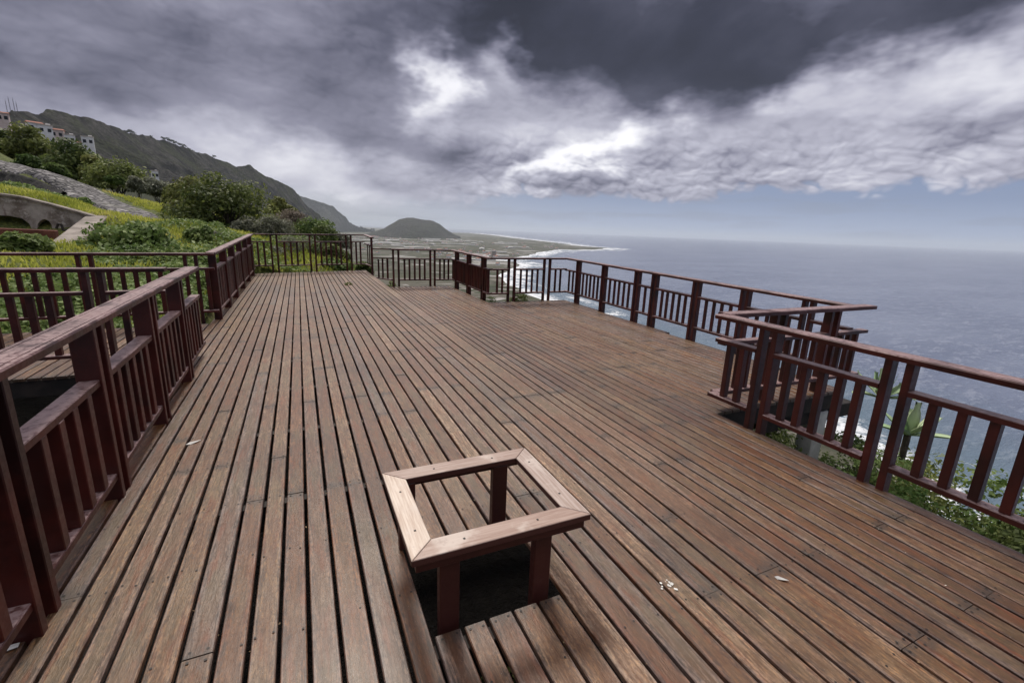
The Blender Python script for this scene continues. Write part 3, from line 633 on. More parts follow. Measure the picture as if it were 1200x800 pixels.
for p0, p1 in (((3.46, -1.6, 0), (3.46, 2.86, 0)), ((3.50, 2.85, 0), (5.44, 2.85, 0)), ((5.44, 2.95, 0), (5.75, 9.36, 0)), ((3.90, 9.38, 0), (5.70, 9.38, 0)), ((3.80, 9.45, 0), (3.80, 12.36, 0)),
               ((2.16, 12.37, 0), (3.75, 12.37, 0)), ((-6.5, 5.89, 0), (-1.22, 5.89, 0)), ((-6.5, 8.10, 0), (-1.28, 8.22, 0)), ((-1.12, -1.6, 0), (-1.20, 5.8, 0)), ((2.08, 12.5, 0), (2.08, 17.0, 0)), ((-1.1, 16.1, 0), (2.0, 17.0, 0)),
               ((.34, 1.42, 0), (1.02, 1.42, 0))):
    beam('edge_beam', p0, p1)
b = MB()
for j in JO[::2]:
    if 1.1 < j < 2.2: continue
    b.box(-1.05, 3.4 if j < 12.2 else 2.0, j-.03, j+.03, -.20, -.034)
    if 2.9 < j < 9.3: b.box(3.5, 5.4, j-.03, j+.03, -.20, -.034)
b.v = [v for v in b.v]
jm = b.mesh('joist')
# leave the square hole free
link('joists', jm, M['beam'], deck)
# deck supports
pil = empty('concrete_pillar', (5.20, 2.93, -7)); tag(pil, 'pale concrete pillar holding up the corner of the lookout platform', 'pillar')
link('shaft', boxmesh('shaft', -.095, .095, -.095, .095, 0, 6.76, .01), M['concrete'], pil)
b = MB(); b.prism([(-.07, -.16), (.07, -.16), (.07, 0), (-.07, 0)], (-.9, 0, 6.79), (.62, 0, 6.79)); link('cap_beam', b.mesh('cap_beam', .006), M['beam'], pil)

# ------------------------------------------------------------------ railings
HR = [(-.068, -.038), (.068, -.038), (.070, -.008), (.064, 0), (.046, 0), (.043, -.005), (.040, 0), (-.040, 0), (-.043, -.005), (-.046, 0), (-.064, 0), (-.070, -.008)]
def railing(name_label, p0, p1, h0, h1, mid, bot, posts, e0=0.0, e1=0.0, pitch=.128, zb=-.16, group='timber railings round the deck', hw=1.0, mat='paint', bal=(.050, .062), across=.055, mid1=None, bot1=None):
    """posts: list of distances along the run; pitch: spacing of balusters; e0/e1: how far rails run past the ends"""
    p0 = Vector((*p0, 0)); p1 = Vector((*p1, 0)); d = p1-p0; L = d.length
    t = empty('deck_railing', p0, math.atan2(d.y, d.x)); tag(t, name_label, 'railing', group)
    hz = lambda s: h0+(h1-h0)*s/L
    b = MB(); b.prism([(a*hw, c) for a, c in HR], (-e0, 0, hz(-e0)), (L+e1, 0, hz(L+e1)))
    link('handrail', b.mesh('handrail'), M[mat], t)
    ps = sorted(posts)
    pw = .046
    for s in ps:
        b = MB(); b.box(-pw/2, pw/2, -across, across, zb, hz(s)-.038)
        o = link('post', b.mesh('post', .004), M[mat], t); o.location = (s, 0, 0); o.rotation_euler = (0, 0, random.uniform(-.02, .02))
    # panels between pairs
    ends = [-e0+.02] if (not ps or ps[0] > .12-e0) else []
    edges = []
    cur = -e0+.02
    for s in ps:
        if s-pw/2-cur > .16: edges.append((cur, s-pw/2))
        cur = s+pw/2
    if L+e1-.02-cur > .16: edges.append((cur, L+e1-.02))
    for a, c in edges:
        k = (lambda s: (hz(s)-h0)*mid/h0)
        zm0, zm1 = (mid+k(a), mid+k(c)) if mid1 is None else (mid+(mid1-mid)*a/L, mid+(mid1-mid)*c/L)
        bb0, bb1 = (bot, bot) if bot1 is None else (bot+(bot1-bot)*a/L, bot+(bot1-bot)*c/L)
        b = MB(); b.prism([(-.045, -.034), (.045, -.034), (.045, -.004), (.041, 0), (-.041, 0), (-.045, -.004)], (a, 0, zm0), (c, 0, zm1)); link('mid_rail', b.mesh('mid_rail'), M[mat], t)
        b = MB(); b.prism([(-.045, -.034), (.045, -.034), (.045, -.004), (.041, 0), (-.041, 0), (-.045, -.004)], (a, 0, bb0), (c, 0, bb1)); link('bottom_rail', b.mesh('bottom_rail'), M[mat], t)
        n = max(1, int(round((c-a)/pitch))-1); step = (c-a)/(n+1)
        bw, bd = bal
        bmsh = boxmesh('baluster', -bw/2, bw/2, -bd/2, bd/2, 0, (zm0+zm1)/2-.034-(bb0+bb1)/2, .004)
        for q in range(n):
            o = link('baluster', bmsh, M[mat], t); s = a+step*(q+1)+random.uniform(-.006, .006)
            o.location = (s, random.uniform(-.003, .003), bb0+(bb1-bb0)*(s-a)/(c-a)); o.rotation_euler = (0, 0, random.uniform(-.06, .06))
    return t
def pairs(*c, w=.125): return [q for s in c for q in (s-w/2, s+w/2)]
# L1 along the stair opening: x = -.955-.022 y - half post
lx = lambda y: -1.06-.022*(y-2)
railing('thick red brown railing in front at the left, running along the stair opening', (lx(-.7), -.7), (lx(5.45), 5.45), 1.05, 1.05, .725, .16, pairs(*[c+.7 for c in (.0, 1.04, 2.13, 3.145, 4.26, 5.36)]), e1=.95, pitch=.155, zb=-.03, bal=(.062, .088))
railing('railing across the far edge of the stair opening, left of the front railing', (-6.2, 5.80), (-1.35, 5.90), 1.06, 1.08, .83, .21, pairs(.75, 2.0, 3.15, 4.30), e1=.05, pitch=.135, zb=-.02, across=.045, bal=(.055, .05))
railing('long railing at the left between the stair landing and the green garden', (-6.2, 8.22), (-1.20, 8.56), 1.04, 1.075, .82, .175, pairs(.9, 2.15, 3.42, 4.66, w=.14), e1=-.03, pitch=.155, across=.045, bal=(.055, .05))
railing('railing running away along the garden side to the far corner', (lx(8.55)-.08, 8.6), (-1.33, 16.2), 1.085, 1.19, .83, .17, [.06]+pairs(1.3, 2.55, 4.05, 5.5, 6.9, w=.12), e0=.05, e1=.06, pitch=.13, bal=(.058, .062))
railing('far railing in front of the green bushes, at the left end of the deck', (-1.33, 16.25), (2.06, 17.15), 1.20, 1.255, .97, .24, pairs(.62, 1.78, 2.98, w=.17), e0=.04, e1=.05, pitch=.175, across=.035, bal=(.055, .035))
railing('short end piece closing the raised left corner of the far railing', (2.12, 17.05), (2.20, 16.05), 1.255, 1.20, .96, .24, [.95], e0=.02, e1=.02, pitch=.3, across=.035, bal=(.03, .03))
railing('low railing stepping down beside the far end, in front of the volcanic hill', (2.26, 16.0), (2.24, 12.6), .84, 1.0, .535, -.12, [], e0=-.02, e1=.08, pitch=.85, mid1=.755, bot1=.18, bal=(.05, .05))
railing('railing before the coastal plain, with two pairs of posts', (2.20, 12.50), (3.86, 12.50), 1.0, 1.0, .755, .19, [.05, .19]+pairs(1.12, w=.125), e1=.06, pitch=.14, across=.035, bal=(.048, .035))
railing('side railing seen end on, stepping towards the viewer before the coastal plain', (3.90, 12.52), (3.84, 9.60), 1.0, .985, .75, .195, pairs(.45, 1.50, 2.60, w=.11), e0=.06, e1=.10, pitch=.125, across=.045)
railing('railing before the surf, between the stepped corner and the sea side', (3.86, 9.48), (5.78, 9.50), .99, 1.0, .745, .205, pairs(.50, 1.42, w=.15), e1=.05, pitch=.14, across=.035, bal=(.045, .035))
y2 = lambda y: xr2(y)+.05
railing('long sea side railing with the open sea behind it', (y2(9.5), 9.5), (y2(3.0), 3.0), 1.0, .935, .73, .215, pairs(.55, 1.62, 2.74, 3.24, 4.24, 5.16, 6.07, w=.10), e0=.06, e1=.10, pitch=.15, across=.038, bal=(.044, .036))
railing('short railing turning back from the sea side corner of the platform', (3.55, 2.93), (5.50, 2.88), .93, .94, .66, .17, pairs(.72, 1.55, w=.12), e0=.03, e1=.22, pitch=.13, across=.042, bal=(.045, .05))
railing('nearest railing at the right, above the cliff plants', (3.452, -.9), (3.475, 2.90), .915, .925, .70, .18, pairs(*[c+.9 for c in (-.42, .51, 1.49, 2.41)], w=.118), e1=.03, pitch=.128, across=.040, bal=(.048, .058), zb=-.03)

# ------------------------------------------------------------------ planter frame round the hole
pf = empty('tree_guard', (0, 0, 0)); tag(pf, 'low square wooden frame on four legs round a hole in the deck', 'tree guard')
x0, x1, y0_, y1_ = .300, 1.090, 1.440, 2.110; w = .098; zt = .40; th = .030
def mitre(name, quad, bid, gdir):
    b = MB(); v = [(x, y, zt) for x, y in quad] + [(x, y, zt-th) for x, y in quad]
    me = mesh_from(name, v, [(0,1,2,3), (7,6,5,4), (0,4,5,1), (1,5,6,2), (2,6,7,3), (3,7,4,0)])
    bm = bmesh.new(); bm.from_mesh(me); bmesh.ops.recalc_face_normals(bm, faces=bm.faces)
    bmesh.ops.bevel(bm, geom=list(bm.edges), offset=.0025, segments=1, affect='EDGES'); bm.to_mesh(me); bm.free()
    fattr(me, 'bid', [bid]*len(me.polygons))
    a = me.attributes.new('grain', 'FLOAT_VECTOR', 'POINT'); co = np.array([vv.co for vv in me.vertices])
    g = np.stack([co[:, 0]*(5 if gdir == 0 else 90), co[:, 1]*(90 if gdir == 0 else 5), co[:, 2]*60], -1)+bid*50
    a.data.foreach_set('vector', g.astype(np.float32).ravel())
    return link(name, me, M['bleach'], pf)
e = .001
mitre('top_board', [(x0, y0_), (x1, y0_), (x1-w, y0_+w-e), (x0+w, y0_+w-e)], 0.05, 0)
mitre('top_board', [(x0, y1_), (x0+w, y1_-w+e), (x1-w, y1_-w+e), (x1, y1_)], .72, 0)
mitre('top_board', [(x0-e, y0_+e), (x0+w-e, y0_+w), (x0+w-e, y1_-w), (x0-e, y1_-e)], .40, 1)
mitre('top_board', [(x1+e, y0_+e), (x1+e, y1_-e), (x1-w+e, y1_-w), (x1-w+e, y0_+w)], 1.0, 1)
for q in ((x0+.018, x1-.018, y0_+.018, y0_+.045), (x0+.018, x1-.018, y1_-.045, y1_-.018), (x0+.018, x0+.045, y0_+.046, y1_-.046), (x1-.045, x1-.018, y0_+.046, y1_-.046)):
    link('apron', boxmesh('apron', *q, zt-th-.045, zt-th-.001, .003), M['paint2'], pf)
for (lx_, ly_) in ((.462, y0_+.072), (.888, y0_+.072), (.402, y1_-.072), (.905, y1_-.072)):
    zb_ = -.35 if ly_ < 1.6 else .001
    link('leg', boxmesh('leg', lx_-.042, lx_+.042, ly_-.022, ly_+.022, zb_, zt-th-.002, .004), M['paint2'], pf)

for (qx, qy) in ((x0+.05, y0_+.17), (x0+.05, y1_-.2), (x1-.05, y0_+.19), (x1-.05, y1_-.16), (x0+.22, y0_+.05), (x1-.24, y0_+.05), (x0+.25, y1_-.05), (x1-.22, y1_-.05)):
    sb = MB(); sb.box(-.0045, .0045, -.0045, .0045, 0, .0012); o = link('screw', sb.mesh('screw'), M['nail'], pf); o.location = (qx, qy, zt+.0003)

# ------------------------------------------------------------------ leaves
def leaves(pos, nrm, size, asp=.5, tint=None, droop=.25, flat=.0):
    "numpy leaf quads: pos (n,3), nrm (n,3)"
    n = len(pos)
    r = rng.normal(size=(n, 3)); nn = nrm + r*.55; nn /= np.linalg.norm(nn, axis=1)[:, None]
    a = np.cross(nn, rng.normal(size=(n, 3))); a /= np.linalg.norm(a, axis=1)[:, None]
    b = np.cross(nn, a)
    s = (size*rng.uniform(.6, 1.3, n))[:, None]
    v = np.empty((n, 4, 3))
    v[:, 0] = pos - a*s*.5; v[:, 1] = pos + b*s*asp*.5 + nn*s*.06; v[:, 2] = pos + a*s*.5 - nn*s*droop*.5; v[:, 3] = pos - b*s*asp*.5 + nn*s*.06
    t = rng.uniform(0, 1, n) if tint is None else tint
    return v.reshape(-1, 3), t
def leaf_mesh(name, v, t):
    n = len(v)//4
    me = bpy.data.meshes.new(name); me.vertices.add(n*4); me.vertices.foreach_set('co', v.astype(np.float32).ravel())
    me.loops.add(n*4); me.loops.foreach_set('vertex_index', np.arange(n*4, dtype=np.int32))
    me.polygons.add(n); me.polygons.foreach_set('loop_start', np.arange(0, n*4, 4, dtype=np.int32)); me.polygons.foreach_set('loop_total', np.full(n, 4, dtype=np.int32))
    me.update(calc_edges=True); fattr(me, 'tint', t); return me
def bush_leaves(w, h, n, size, clumps=26, asp=.5, d=None):
    "leaves on many overlapping clumps inside a dome of width w, height h"
    d = d or w*.8
    cc = []
    while len(cc) < clumps:
        p = rng.uniform(-1, 1, 3); p[2] = abs(p[2])
        if .25 < (p**2).sum() < 1: cc.append(p*np.array([w/2*.80, d/2*.80, h*.80]))
    cc = np.array(cc); cr = rng.uniform(.14, .30, clumps)*min(w, h*1.6)
    k = rng.integers(0, clumps, n)
    u = rng.normal(size=(n, 3)); u /= np.linalg.norm(u, axis=1)[:, None]; u[:, 2] = np.where(u[:, 2] < -.3, -u[:, 2], u[:, 2])
    rad = cr[k]*rng.uniform(.55, 1.08, n)
    pos = cc[k] + u*rad[:, None]*np.array([1, 1, .8]); 
    pos[:, 2] = np.maximum(pos[:, 2], rng.uniform(-.02, .08, n)*h)
    ct = rng.uniform(.05, .75, clumps)
    tint = np.clip(ct[k]*.6 + .38*(rng.uniform(0, 1, n)) , 0, 1)
    return leaves(pos, u+np.array([0, 0, .35]), size, asp, tint)
def stems_mesh(w, h, n=7, r=.02, name='stem'):
    b = MB()
    for _ in range(n):
        a = rng.uniform(0, 6.28); q = rng.uniform(.1, .33)
        p0 = Vector((rng.uniform(-.05, .05)*w, rng.uniform(-.05, .05)*w, -.15*h)); p1 = Vector((math.cos(a)*w*q, math.sin(a)*w*q*.8, h*rng.uniform(.34, .56)))
        m_ = (p0+p1)/2 + Vector((0, 0, h*.08))
        for A, B, ra in ((p0, m_, r), (m_, p1, r*.6)):
            b.prism([(ra*math.cos(t), ra*math.sin(t)) for t in (0, 1.05, 2.09, 3.14, 4.19, 5.24)], A, B, up=(0.01, 1, 0) if abs((B-A).normalized().z) > .7 else (0, 0, 1))
    return b.mesh(name)
LABB = {}
BL = ['bright leafy bush at the left edge behind the long railing','wide light green leafy bush right of the cement ramp','largest dark green bush on the slope, left of the far railing','olive shrub growing against the left side of the largest bush','silvery grey shrub below the right side of the largest bush','dark green bush beside the top of the far railing','dry brown shrub at the right foot of the largest bush','round yellow green bush above the upper end of the cobbled path','dark bush directly below the white village houses','tall olive bush between the village and the cobbled path at the left','dark bush at the very left below the first village house',
'small grey green bush under the lone white chapel','tiny pale grey bush next to the cobbled path bend','olive bush between the chapel and the largest bush','low bright bush at the upper edge of the cobbled path, leftmost','low bright bush at the upper edge of the cobbled path, further right','olive bush under the last white village block','leafy clump just behind the long railing near its corner','small leafy clump between the wide leafy bush and the railing corner','grey shrub in front of the largest bush','grey shrub behind the balusters of the far railing','low green bush behind the left half of the far railing','light leafy bush behind the right half of the far railing',
'small green bush above the handrail of the far railing','low grey shrub on the grass left of the far railing corner','olive shrub behind the largest bush on its right','little green bush at the right end of the far railing','sparse leafy plant at the edge of the cobbled path','green bush in the middle of the row above the path','grey shrub left below the largest bush','dark thicket above the middle of the far handrail','dry brown shrub low on the ridge above the right half of the far railing','grey shrub at the right end above the far handrail','dark thicket seen through the right balusters of the far railing','leafy bush seen through the left balusters of the far railing']
NL = {'broad': (2600, .17, .62), 'dense': (5200, .16, .5), 'olive': (3000, .15, .42), 'grey': (2600, .12, .35), 'green': (2600, .13, .4), 'brown': (2200, .12, .3)}
for i, (kind, bx, by, bz, h, w_) in enumerate(BUSH):
    n, sz, asp = NL[kind]; sc = max(.8, by/22)
    n = int(n*(1.0 if w_ < 4.5 else 1.5)); 
    if kind == 'broad': sz = .15+.012*w_
    v, t = bush_leaves(w_, h*1.02, n, sz*sc, clumps=int(18+w_*6), asp=asp)
    root = empty('bush', (bx, by, min(bz, Hs(bx, by)+.15)-.05)); root.rotation_euler = (0, 0, 0)
    root.scale = (1, 1, 1)
    dz = bz-root.location.z
    tag(root, BL[i], 'bush', 'bushes on the garden slope')
    f = link('foliage', leaf_mesh('foliage', v + np.array([0, 0, dz]), t), LEAF[kind], root)
    link('stem', stems_mesh(w_, h+dz, 8, .012*w_), M['bark'], root)

# leafy ground cover of the garden: one mass nobody could count
def scatter(n, box, cond=None, size=.12, asp=.6, lift=.07, name='ground_cover', mat='broad', clump=.5, up=1.0):
    x0, x1, y0, y1 = box
    x = rng.uniform(x0, x1, n); y = rng.uniform(y0, y1, n)
    keep = fbm(x, y, .55, 3, 5) > clump
    if cond is not None: keep &= cond(x, y)
    x, y = x[keep], y[keep]; dens = fbm(x, y, .55, 3, 5)-clump
    z = H_(x, y) + (fbm(x, y, .9, 3)-.5)*.16 + rng.uniform(0, 1, len(x))*(lift+dens*1.2)
    nr = np.stack([np.zeros(len(x)), -.25*np.ones(len(x)), np.full(len(x), up)], -1)
    tint = np.clip(fbm(x, y, 1.6, 2, 9)*.7+rng.uniform(-.1, .35, len(x)), 0, 1)
    v, t = leaves(np.stack([x, y, z], -1), nr, size, asp, tint)
    return tag(link(name, leaf_mesh(name, v, t), LEAF[mat]), kind='stuff')
def offpath(x, y):
    q = G3.reshape(-1, 3)[::3, :2]
    d = np.min(np.hypot(x[:, None]-q[None, :, 0], y[:, None]-q[None, :, 1]), axis=1)
    return d > .45
def near_cond(x, y): return ((x < -1.75) | (y > 17.3)) & (y > 8.75)
c1 = scatter(52000, (-9.5, -1.6, 8.9, 14.5), near_cond, .10, .7, .08, 'ground_cover', 'broad', .45)
tag(c1, 'light green leafy ground cover behind the long left railing', 'ground cover')
c2 = scatter(52000, (-11, 3.0, 14.5, 27), lambda x, y: near_cond(x, y) & offpath(x, y) & ~((y > 19.2) & (y < 20.6) & (x < -5.8)), .13, .6, .05, 'ground_cover', 'broad', .57)
tag(c2, 'patchy low green plants spread over the garden slope', 'ground cover')
def grass(n, box, cond=None, h=.10):
    x0, x1, y0, y1 = box; x = rng.uniform(x0, x1, n); y = rng.uniform(y0, y1, n)
    if cond is not None: k = cond(x, y); x, y = x[k], y[k]
    n = len(x); z = H_(x, y) + (fbm(x, y, .9, 3)-.5)*.16
    a = rng.uniform(0, 6.28, n); hh = h*rng.uniform(.6, 1.5, n); wd = .012+.02*rng.random(n)
    v = np.empty((n, 4, 3)); lean = rng.normal(size=(n, 2))*.35
    ca, sa = np.cos(a), np.sin(a)
    v[:, 0] = np.stack([x-ca*wd, y-sa*wd, z-.01], -1); v[:, 1] = np.stack([x+ca*wd, y+sa*wd, z-.01], -1)
    v[:, 2] = np.stack([x+ca*wd*.3+lean[:, 0]*hh, y+sa*wd*.3+lean[:, 1]*hh, z+hh], -1); v[:, 3] = np.stack([x-ca*wd*.3+lean[:, 0]*hh, y-sa*wd*.3+lean[:, 1]*hh, z+hh], -1)
    return v.reshape(-1, 3), np.clip(fbm(x, y, .8, 3, 2)*1.1-.1+rng.uniform(-.15, .25, n), 0, 1)
GR = mat_leaf('yellow_green_grass', [(0, (.10, .12, .02)), (.5, (.22, .23, .040)), (.8, (.35, .34, .085)), (1, (.36, .29, .15))], .6, .35)
v, t = grass(60000, (-10, 3, 9, 31), lambda x, y: near_cond(x, y) & offpath(x, y) & ~((y > 19.5) & (y < 20.4) & (x < -5.8)))
tag(link('grass', leaf_mesh('grass', v, t), GR), 'short yellow green grass on the garden slope', 'grass', kind='stuff')

c4 = scatter(60000, (3.6, 10.5, -2.5, 6.5), lambda x, y: (x > 3.62) & ~((x < 6.0) & (y > 9.0)) & ~((x < 5.6) & (y > 3.0) & (y < 9.6)), .05, .5, .16, 'ground_cover', 'olive', .36)
tag(c4, 'low olive green plants covering the top of the cliff below the right railing', 'ground cover')
# plants on the cliff side at the right
def plant(name, label, kind, x, y, z, w, h, n, size, asp, group='shrubs on the cliff below the right railing', cat='shrub', clumps=22):
    v, t = bush_leaves(w, h, n, size, clumps=clumps, asp=asp, d=w)
    root = empty(name, (x, y, z)); tag(root, label, cat, group)
    link('foliage', leaf_mesh('foliage', v, t), LEAF[kind], root); link('stem', stems_mesh(w, h, 7, .009), M['bark'], root)
    return root
CL = [('green hedge like shrub in front of the concrete pillar', 'green', 4.38, 2.92, -1.35, 1.2, 1.08, 7000, .040, .6),
('dense low shrub under the edge of the lookout platform', 'green', 5.0, 3.65, -1.75, 1.9, 1.42, 6500, .05, .6),
('green shrub just right of the concrete pillar', 'green', 5.50, 2.60, -1.5, 1.10, 1.22, 6000, .042, .6),
('broad green shrub behind the middle panel of the nearest railing', 'broad', 4.95, 2.10, -1.45, 1.05, 1.08, 6000, .042, .6),
('grey green low shrub under the bottom rail of the nearest railing', 'grey', 4.25, 1.62, -1.3, .90, .85, 6500, .036, .3),
('leafy shrub standing behind the two middle balusters of the nearest railing', 'olive', 5.65, 2.05, -1.75, 1.15, 1.36, 4400, .052, .5),
('olive shrub farthest down the cliff behind the nearest railing', 'olive', 7.1, 2.6, -2.4, 1.2, 1.70, 2400, .07, .5),
('leafy shrub near the right edge of the view behind the last balusters', 'broad', 6.05, 1.55, -1.85, 1.15, 1.45, 3600, .055, .6),
('grey green shrub at the right below the bottom rail', 'grey', 4.65, 1.30, -1.45, .95, .96, 6500, .036, .32),
('small broad leaved plant hugging the deck edge at the lower right corner', 'broad', 4.02, .98, -1.05, .62, .60, 900, .085, .42),
('dark green shrub beyond the last visible balusters', 'dense', 5.45, 1.05, -1.7, 1.05, 1.25, 4400, .048, .6),
('bushy shrub beside the deck edge out at the right corner', 'green', 4.7, .5, -1.5, 1.0, 1.0, 4200, .048, .6)]
for l, k, x, y, z, w_, h, n, s, a_ in CL: plant('shrub', l, k, x, y, z, w_*1.08, h*(1.14 if x > 4.9 else 1.06), n, s, a_)
def agave(label, loc, n, ln, wd, seed):
    rs = random.Random(seed); root = empty('agave', loc); tag(root, label, 'agave', 'agaves on the cliff')
    for k in range(n):
        az_ = k*2.399+rs.uniform(-.2, .2); el = R(25+60*k/n); Lf = ln*rs.uniform(.8, 1.1)
        vs_ = []; fs = []; m_ = 9
        for q in range(m_+1):
            t_ = q/m_; r_h = Lf*(math.sin(t_*1.5)*math.cos(el)+.0); zz = Lf*(t_*math.sin(el) - .45*t_*t_*math.cos(el)) 
            wq = wd*(math.sin(min(1, t_*1.15+.12)*math.pi*.88))**.8+.003
            cx, cy = math.cos(az_)*r_h, math.sin(az_)*r_h; px, py = -math.sin(az_), math.cos(az_)
            for sd, up_ in ((-1, .25), (0, -.12), (1, .25), (0, -.34)): vs_.append((cx+px*wq*sd, cy+py*wq*sd, zz+up_*wq))
        for q in range(m_):
            a_ = q*4
            for s_, e_ in ((0, 1), (1, 2), (2, 3), (3, 0)): fs.append((a_+s_, a_+e_, a_+4+e_, a_+4+s_))
        me = mesh_from('leaf', vs_, fs, True); fattr(me, 'tint', [rs.uniform(.1, .9)]*len(fs)); link('leaf', me, LEAF['agave'], root)
    link('stem', boxmesh('stem', -.03, .03, -.03, .03, -.35, .02, .01), M['bark'], root)
agave('pale green agave with curved leaves showing above the shrubs against the sea', (6.45, 2.55, -.60), 13, .50, .06, 4)
agave('smaller agave with drooping leaves, seen left of the pair of posts', (7.45, 3.35, -.55), 12, .55, .06, 9)
# weeds at the far deck edges, and plants in the stair opening and the hole
plant('weed', 'tuft of green weeds under the railing before the surf, right of the posts', 'green', 4.72, 9.78, -.28, .62, .48, 900, .06, .35, 'weeds at the far deck edge', 'weed')
plant('weed', 'small weed tuft left of the posts of the railing before the surf', 'green', 3.98, 9.75, -.28, .45, .42, 500, .05, .35, 'weeds at the far deck edge', 'weed')
plant('weed', 'flat weeds along the foot of the railing in front of the plain', 'green', 2.95, 12.8, -.42, 1.3, .42, 1000, .06, .4, 'weeds at the far deck edge', 'weed')
plant('weed', 'weeds beside the stepped seam at the far deck corner', 'olive', 2.42, 13.9, -.35, .35, .38, 500, .06, .35, 'weeds at the far deck edge', 'weed')
plant('weed', 'little yellow green weed sprouting between the boards near the far end', 'olive', 1.13, 12.95, -.03, .34, .13, 130, .07, .22, 'weeds at the far deck edge', 'weed', 8)
plant('shrub', 'dark leafy plant down in the stair opening behind the front railing', 'dense', -2.2, 4.4, -1.35, 1.3, .7, 1500, .08, .6, 'plants below the deck')
plant('shrub', 'dark creeping leaves on the earth inside the framed hole', 'dense', .70, 1.70, -.60, .62, .12, 900, .045, .3, 'plants below the deck')

# ------------------------------------------------------------------ things lying on the deck
def chip(name, label, cat, x, y, pts, mat, rz=0, z=.003):
    v = [(px, py, .004+.006*math.sin(i*2.3)) for i, (px, py) in enumerate(pts)]
    n = len(v); v += [(a, b_, c-.0016) for a, b_, c in v]
    f = [tuple(range(n)), tuple(range(2*n-1, n-1, -1))]+[(i, (i+1) % n, n+(i+1) % n, n+i) for i in range(n)]
    o = link(name, mesh_from(name, v, f), mat); o.location = (x, y, z); o.rotation_euler = (0, 0, rz); tag(o, label, cat); return o
M['petal'] = mat_simple('white_petal', (.62, .60, .56), (.8, .78, .74), 20, .6, 0)
chip('feather', 'small white feather on the planks in the right foreground', 'feather', 2.02, 1.13, [(-.03, 0), (-.015, .007), (.012, .008), (.032, .001), (.01, -.006), (-.016, -.006)], M['petal'], -.9)
chip('dry_leaf', 'pale curled leaf on the planks beside the front railing', 'leaf', -.80, 3.72, [(-.05, 0), (-.02, .012), (.02, .010), (.05, .002), (.02, -.008), (-.02, -.01)], M['petal'], .45)
chip('paper_scrap', 'scrap of white paper on the planks under the front railing', 'paper', -1.085, 2.02, [(-.02, -.01), (-.022, .012), (.0, .016), (.02, .008), (.018, -.012)], M['petal'], .2)
b = []
for k in range(20):
    a = rng.uniform(0, 6.28); r0 = rng.uniform(0, .045); rr_ = rng.uniform(.002, .0065); cx, cy = r0*math.cos(a), r0*.8*math.sin(a)
    b.append((cx, cy, rr_))
vs_, fs_ = [], []
for cx, cy, rr_ in b:
    q = len(vs_); vs_ += [(cx+rr_*math.cos(t_), cy+rr_*math.sin(t_)*1.3, .0012) for t_ in (0, 1, 2, 3, 4, 5.2)]+[(cx, cy, .0016)]
    fs_ += [(q+i, q+(i+1) % 6, q+6) for i in range(6)]
o = link('bird_dropping', mesh_from('bird_dropping', vs_, fs_), M['petal']); o.location = (1.475, 1.31, .003); tag(o, 'white splash of bird dropping on a plank right of the wooden frame', 'bird dropping', kind=None)

n = 420
lx_ = rng.choice(np.array(GAPS[GAPS.index(-1.048):]), n) + rng.normal(0, .006, n); ly_ = rng.uniform(.3, 9, n)
keep = [(x, y) for x, y in zip(lx_, ly_) if any(a < y < b_ for a, b_ in intervals(x+.02)) and any(a < y < b_ for a, b_ in intervals(x-.02))]
lp = np.array([(x, y, .004) for x, y in keep]); v, t = leaves(lp, np.tile([0, 0, 1.6], (len(lp), 1)), .011, .5)
v[:, 2] = np.clip(v[:, 2], -.002, .009)
LIT = mat_leaf('dry_leaf_crumbs', [(0, (.05, .03, .02)), (.6, (.16, .11, .06)), (.9, (.30, .25, .18)), (1, (.42, .40, .36))], .7, .0)
tag(link('leaf_litter', leaf_mesh('leaf_litter', v, t), LIT), 'dry crumbs of leaves caught along the gaps of the deck', 'leaf litter', kind='stuff')

# ------------------------------------------------------------------ walls in the garden
RT = resample(ROCKWALL_TOP, 60); RB = resample(ROCKWALL_BOT, 60)
rowsn = 14; o3 = np.zeros((rowsn, 60, 3))
for k in range(rowsn):
    t = k/(rowsn-1); o3[k] = RT*(1-t)+RB*t
    o3[k, :, 1] -= .25*(fbm(o3[k, :, 0], o3[k, :, 2], 2.6, 3, 4)-.3)*(1 if 0 < k else .4) + .2*t
    o3[k, :, 2] += .12*(fbm(o3[k, :, 0]*1.0, o3[k, :, 1], 1.6, 3, 7)-.5)
back_ = o3[0].copy(); back_[:, 1] += 1.2; back_[:, 2] -= .15
b2 = back_.copy(); b2[:, 2] -= 1.5
o3 = np.concatenate([b2[None], back_[None], o3])
w = link('stone_wall', grid_mesh('stone_wall', o3[..., 0], o3[..., 1], o3[..., 2], False), M['rock']); tag(w, 'dark rough lava stone wall below the cobbled path at the left edge', 'wall')
# plaster wall with a wide flat opening and a small arch
top = [(p[0], p[2]) for p in PW_TOP]; big = [(p[0], p[2]) for p in PW_BIG]; sm = [(p[0], p[2]) for p in PW_SMALL]; zb_ = PW_BOTZ-.4
contour = top + [(top[-1][0], zb_)] + [(sm[-1][0], zb_)] + sm[::-1] + [(sm[0][0], zb_)] + [(big[-1][0], zb_)] + big[::-1] + [(big[0][0], zb_), (top[0][0], zb_)]
bm = bmesh.new(); vv = [bm.verts.new((x, 0, z)) for x, z in contour]
bm.edges.ensure_lookup_table(); ee = [bm.edges.new((vv[i], vv[(i+1) % len(vv)])) for i in range(len(vv))]
bmesh.ops.triangle_fill(bm, edges=ee, use_beauty=True)
g = bmesh.ops.extrude_face_region(bm, geom=list(bm.faces))
bmesh.ops.translate(bm, verts=[x for x in g['geom'] if isinstance(x, bmesh.types.BMVert)], vec=(0, .38, 0))
bmesh.ops.recalc_face_normals(bm, faces=bm.faces)
me = bpy.data.meshes.new('wall_face'); bm.to_mesh(me); bm.free()
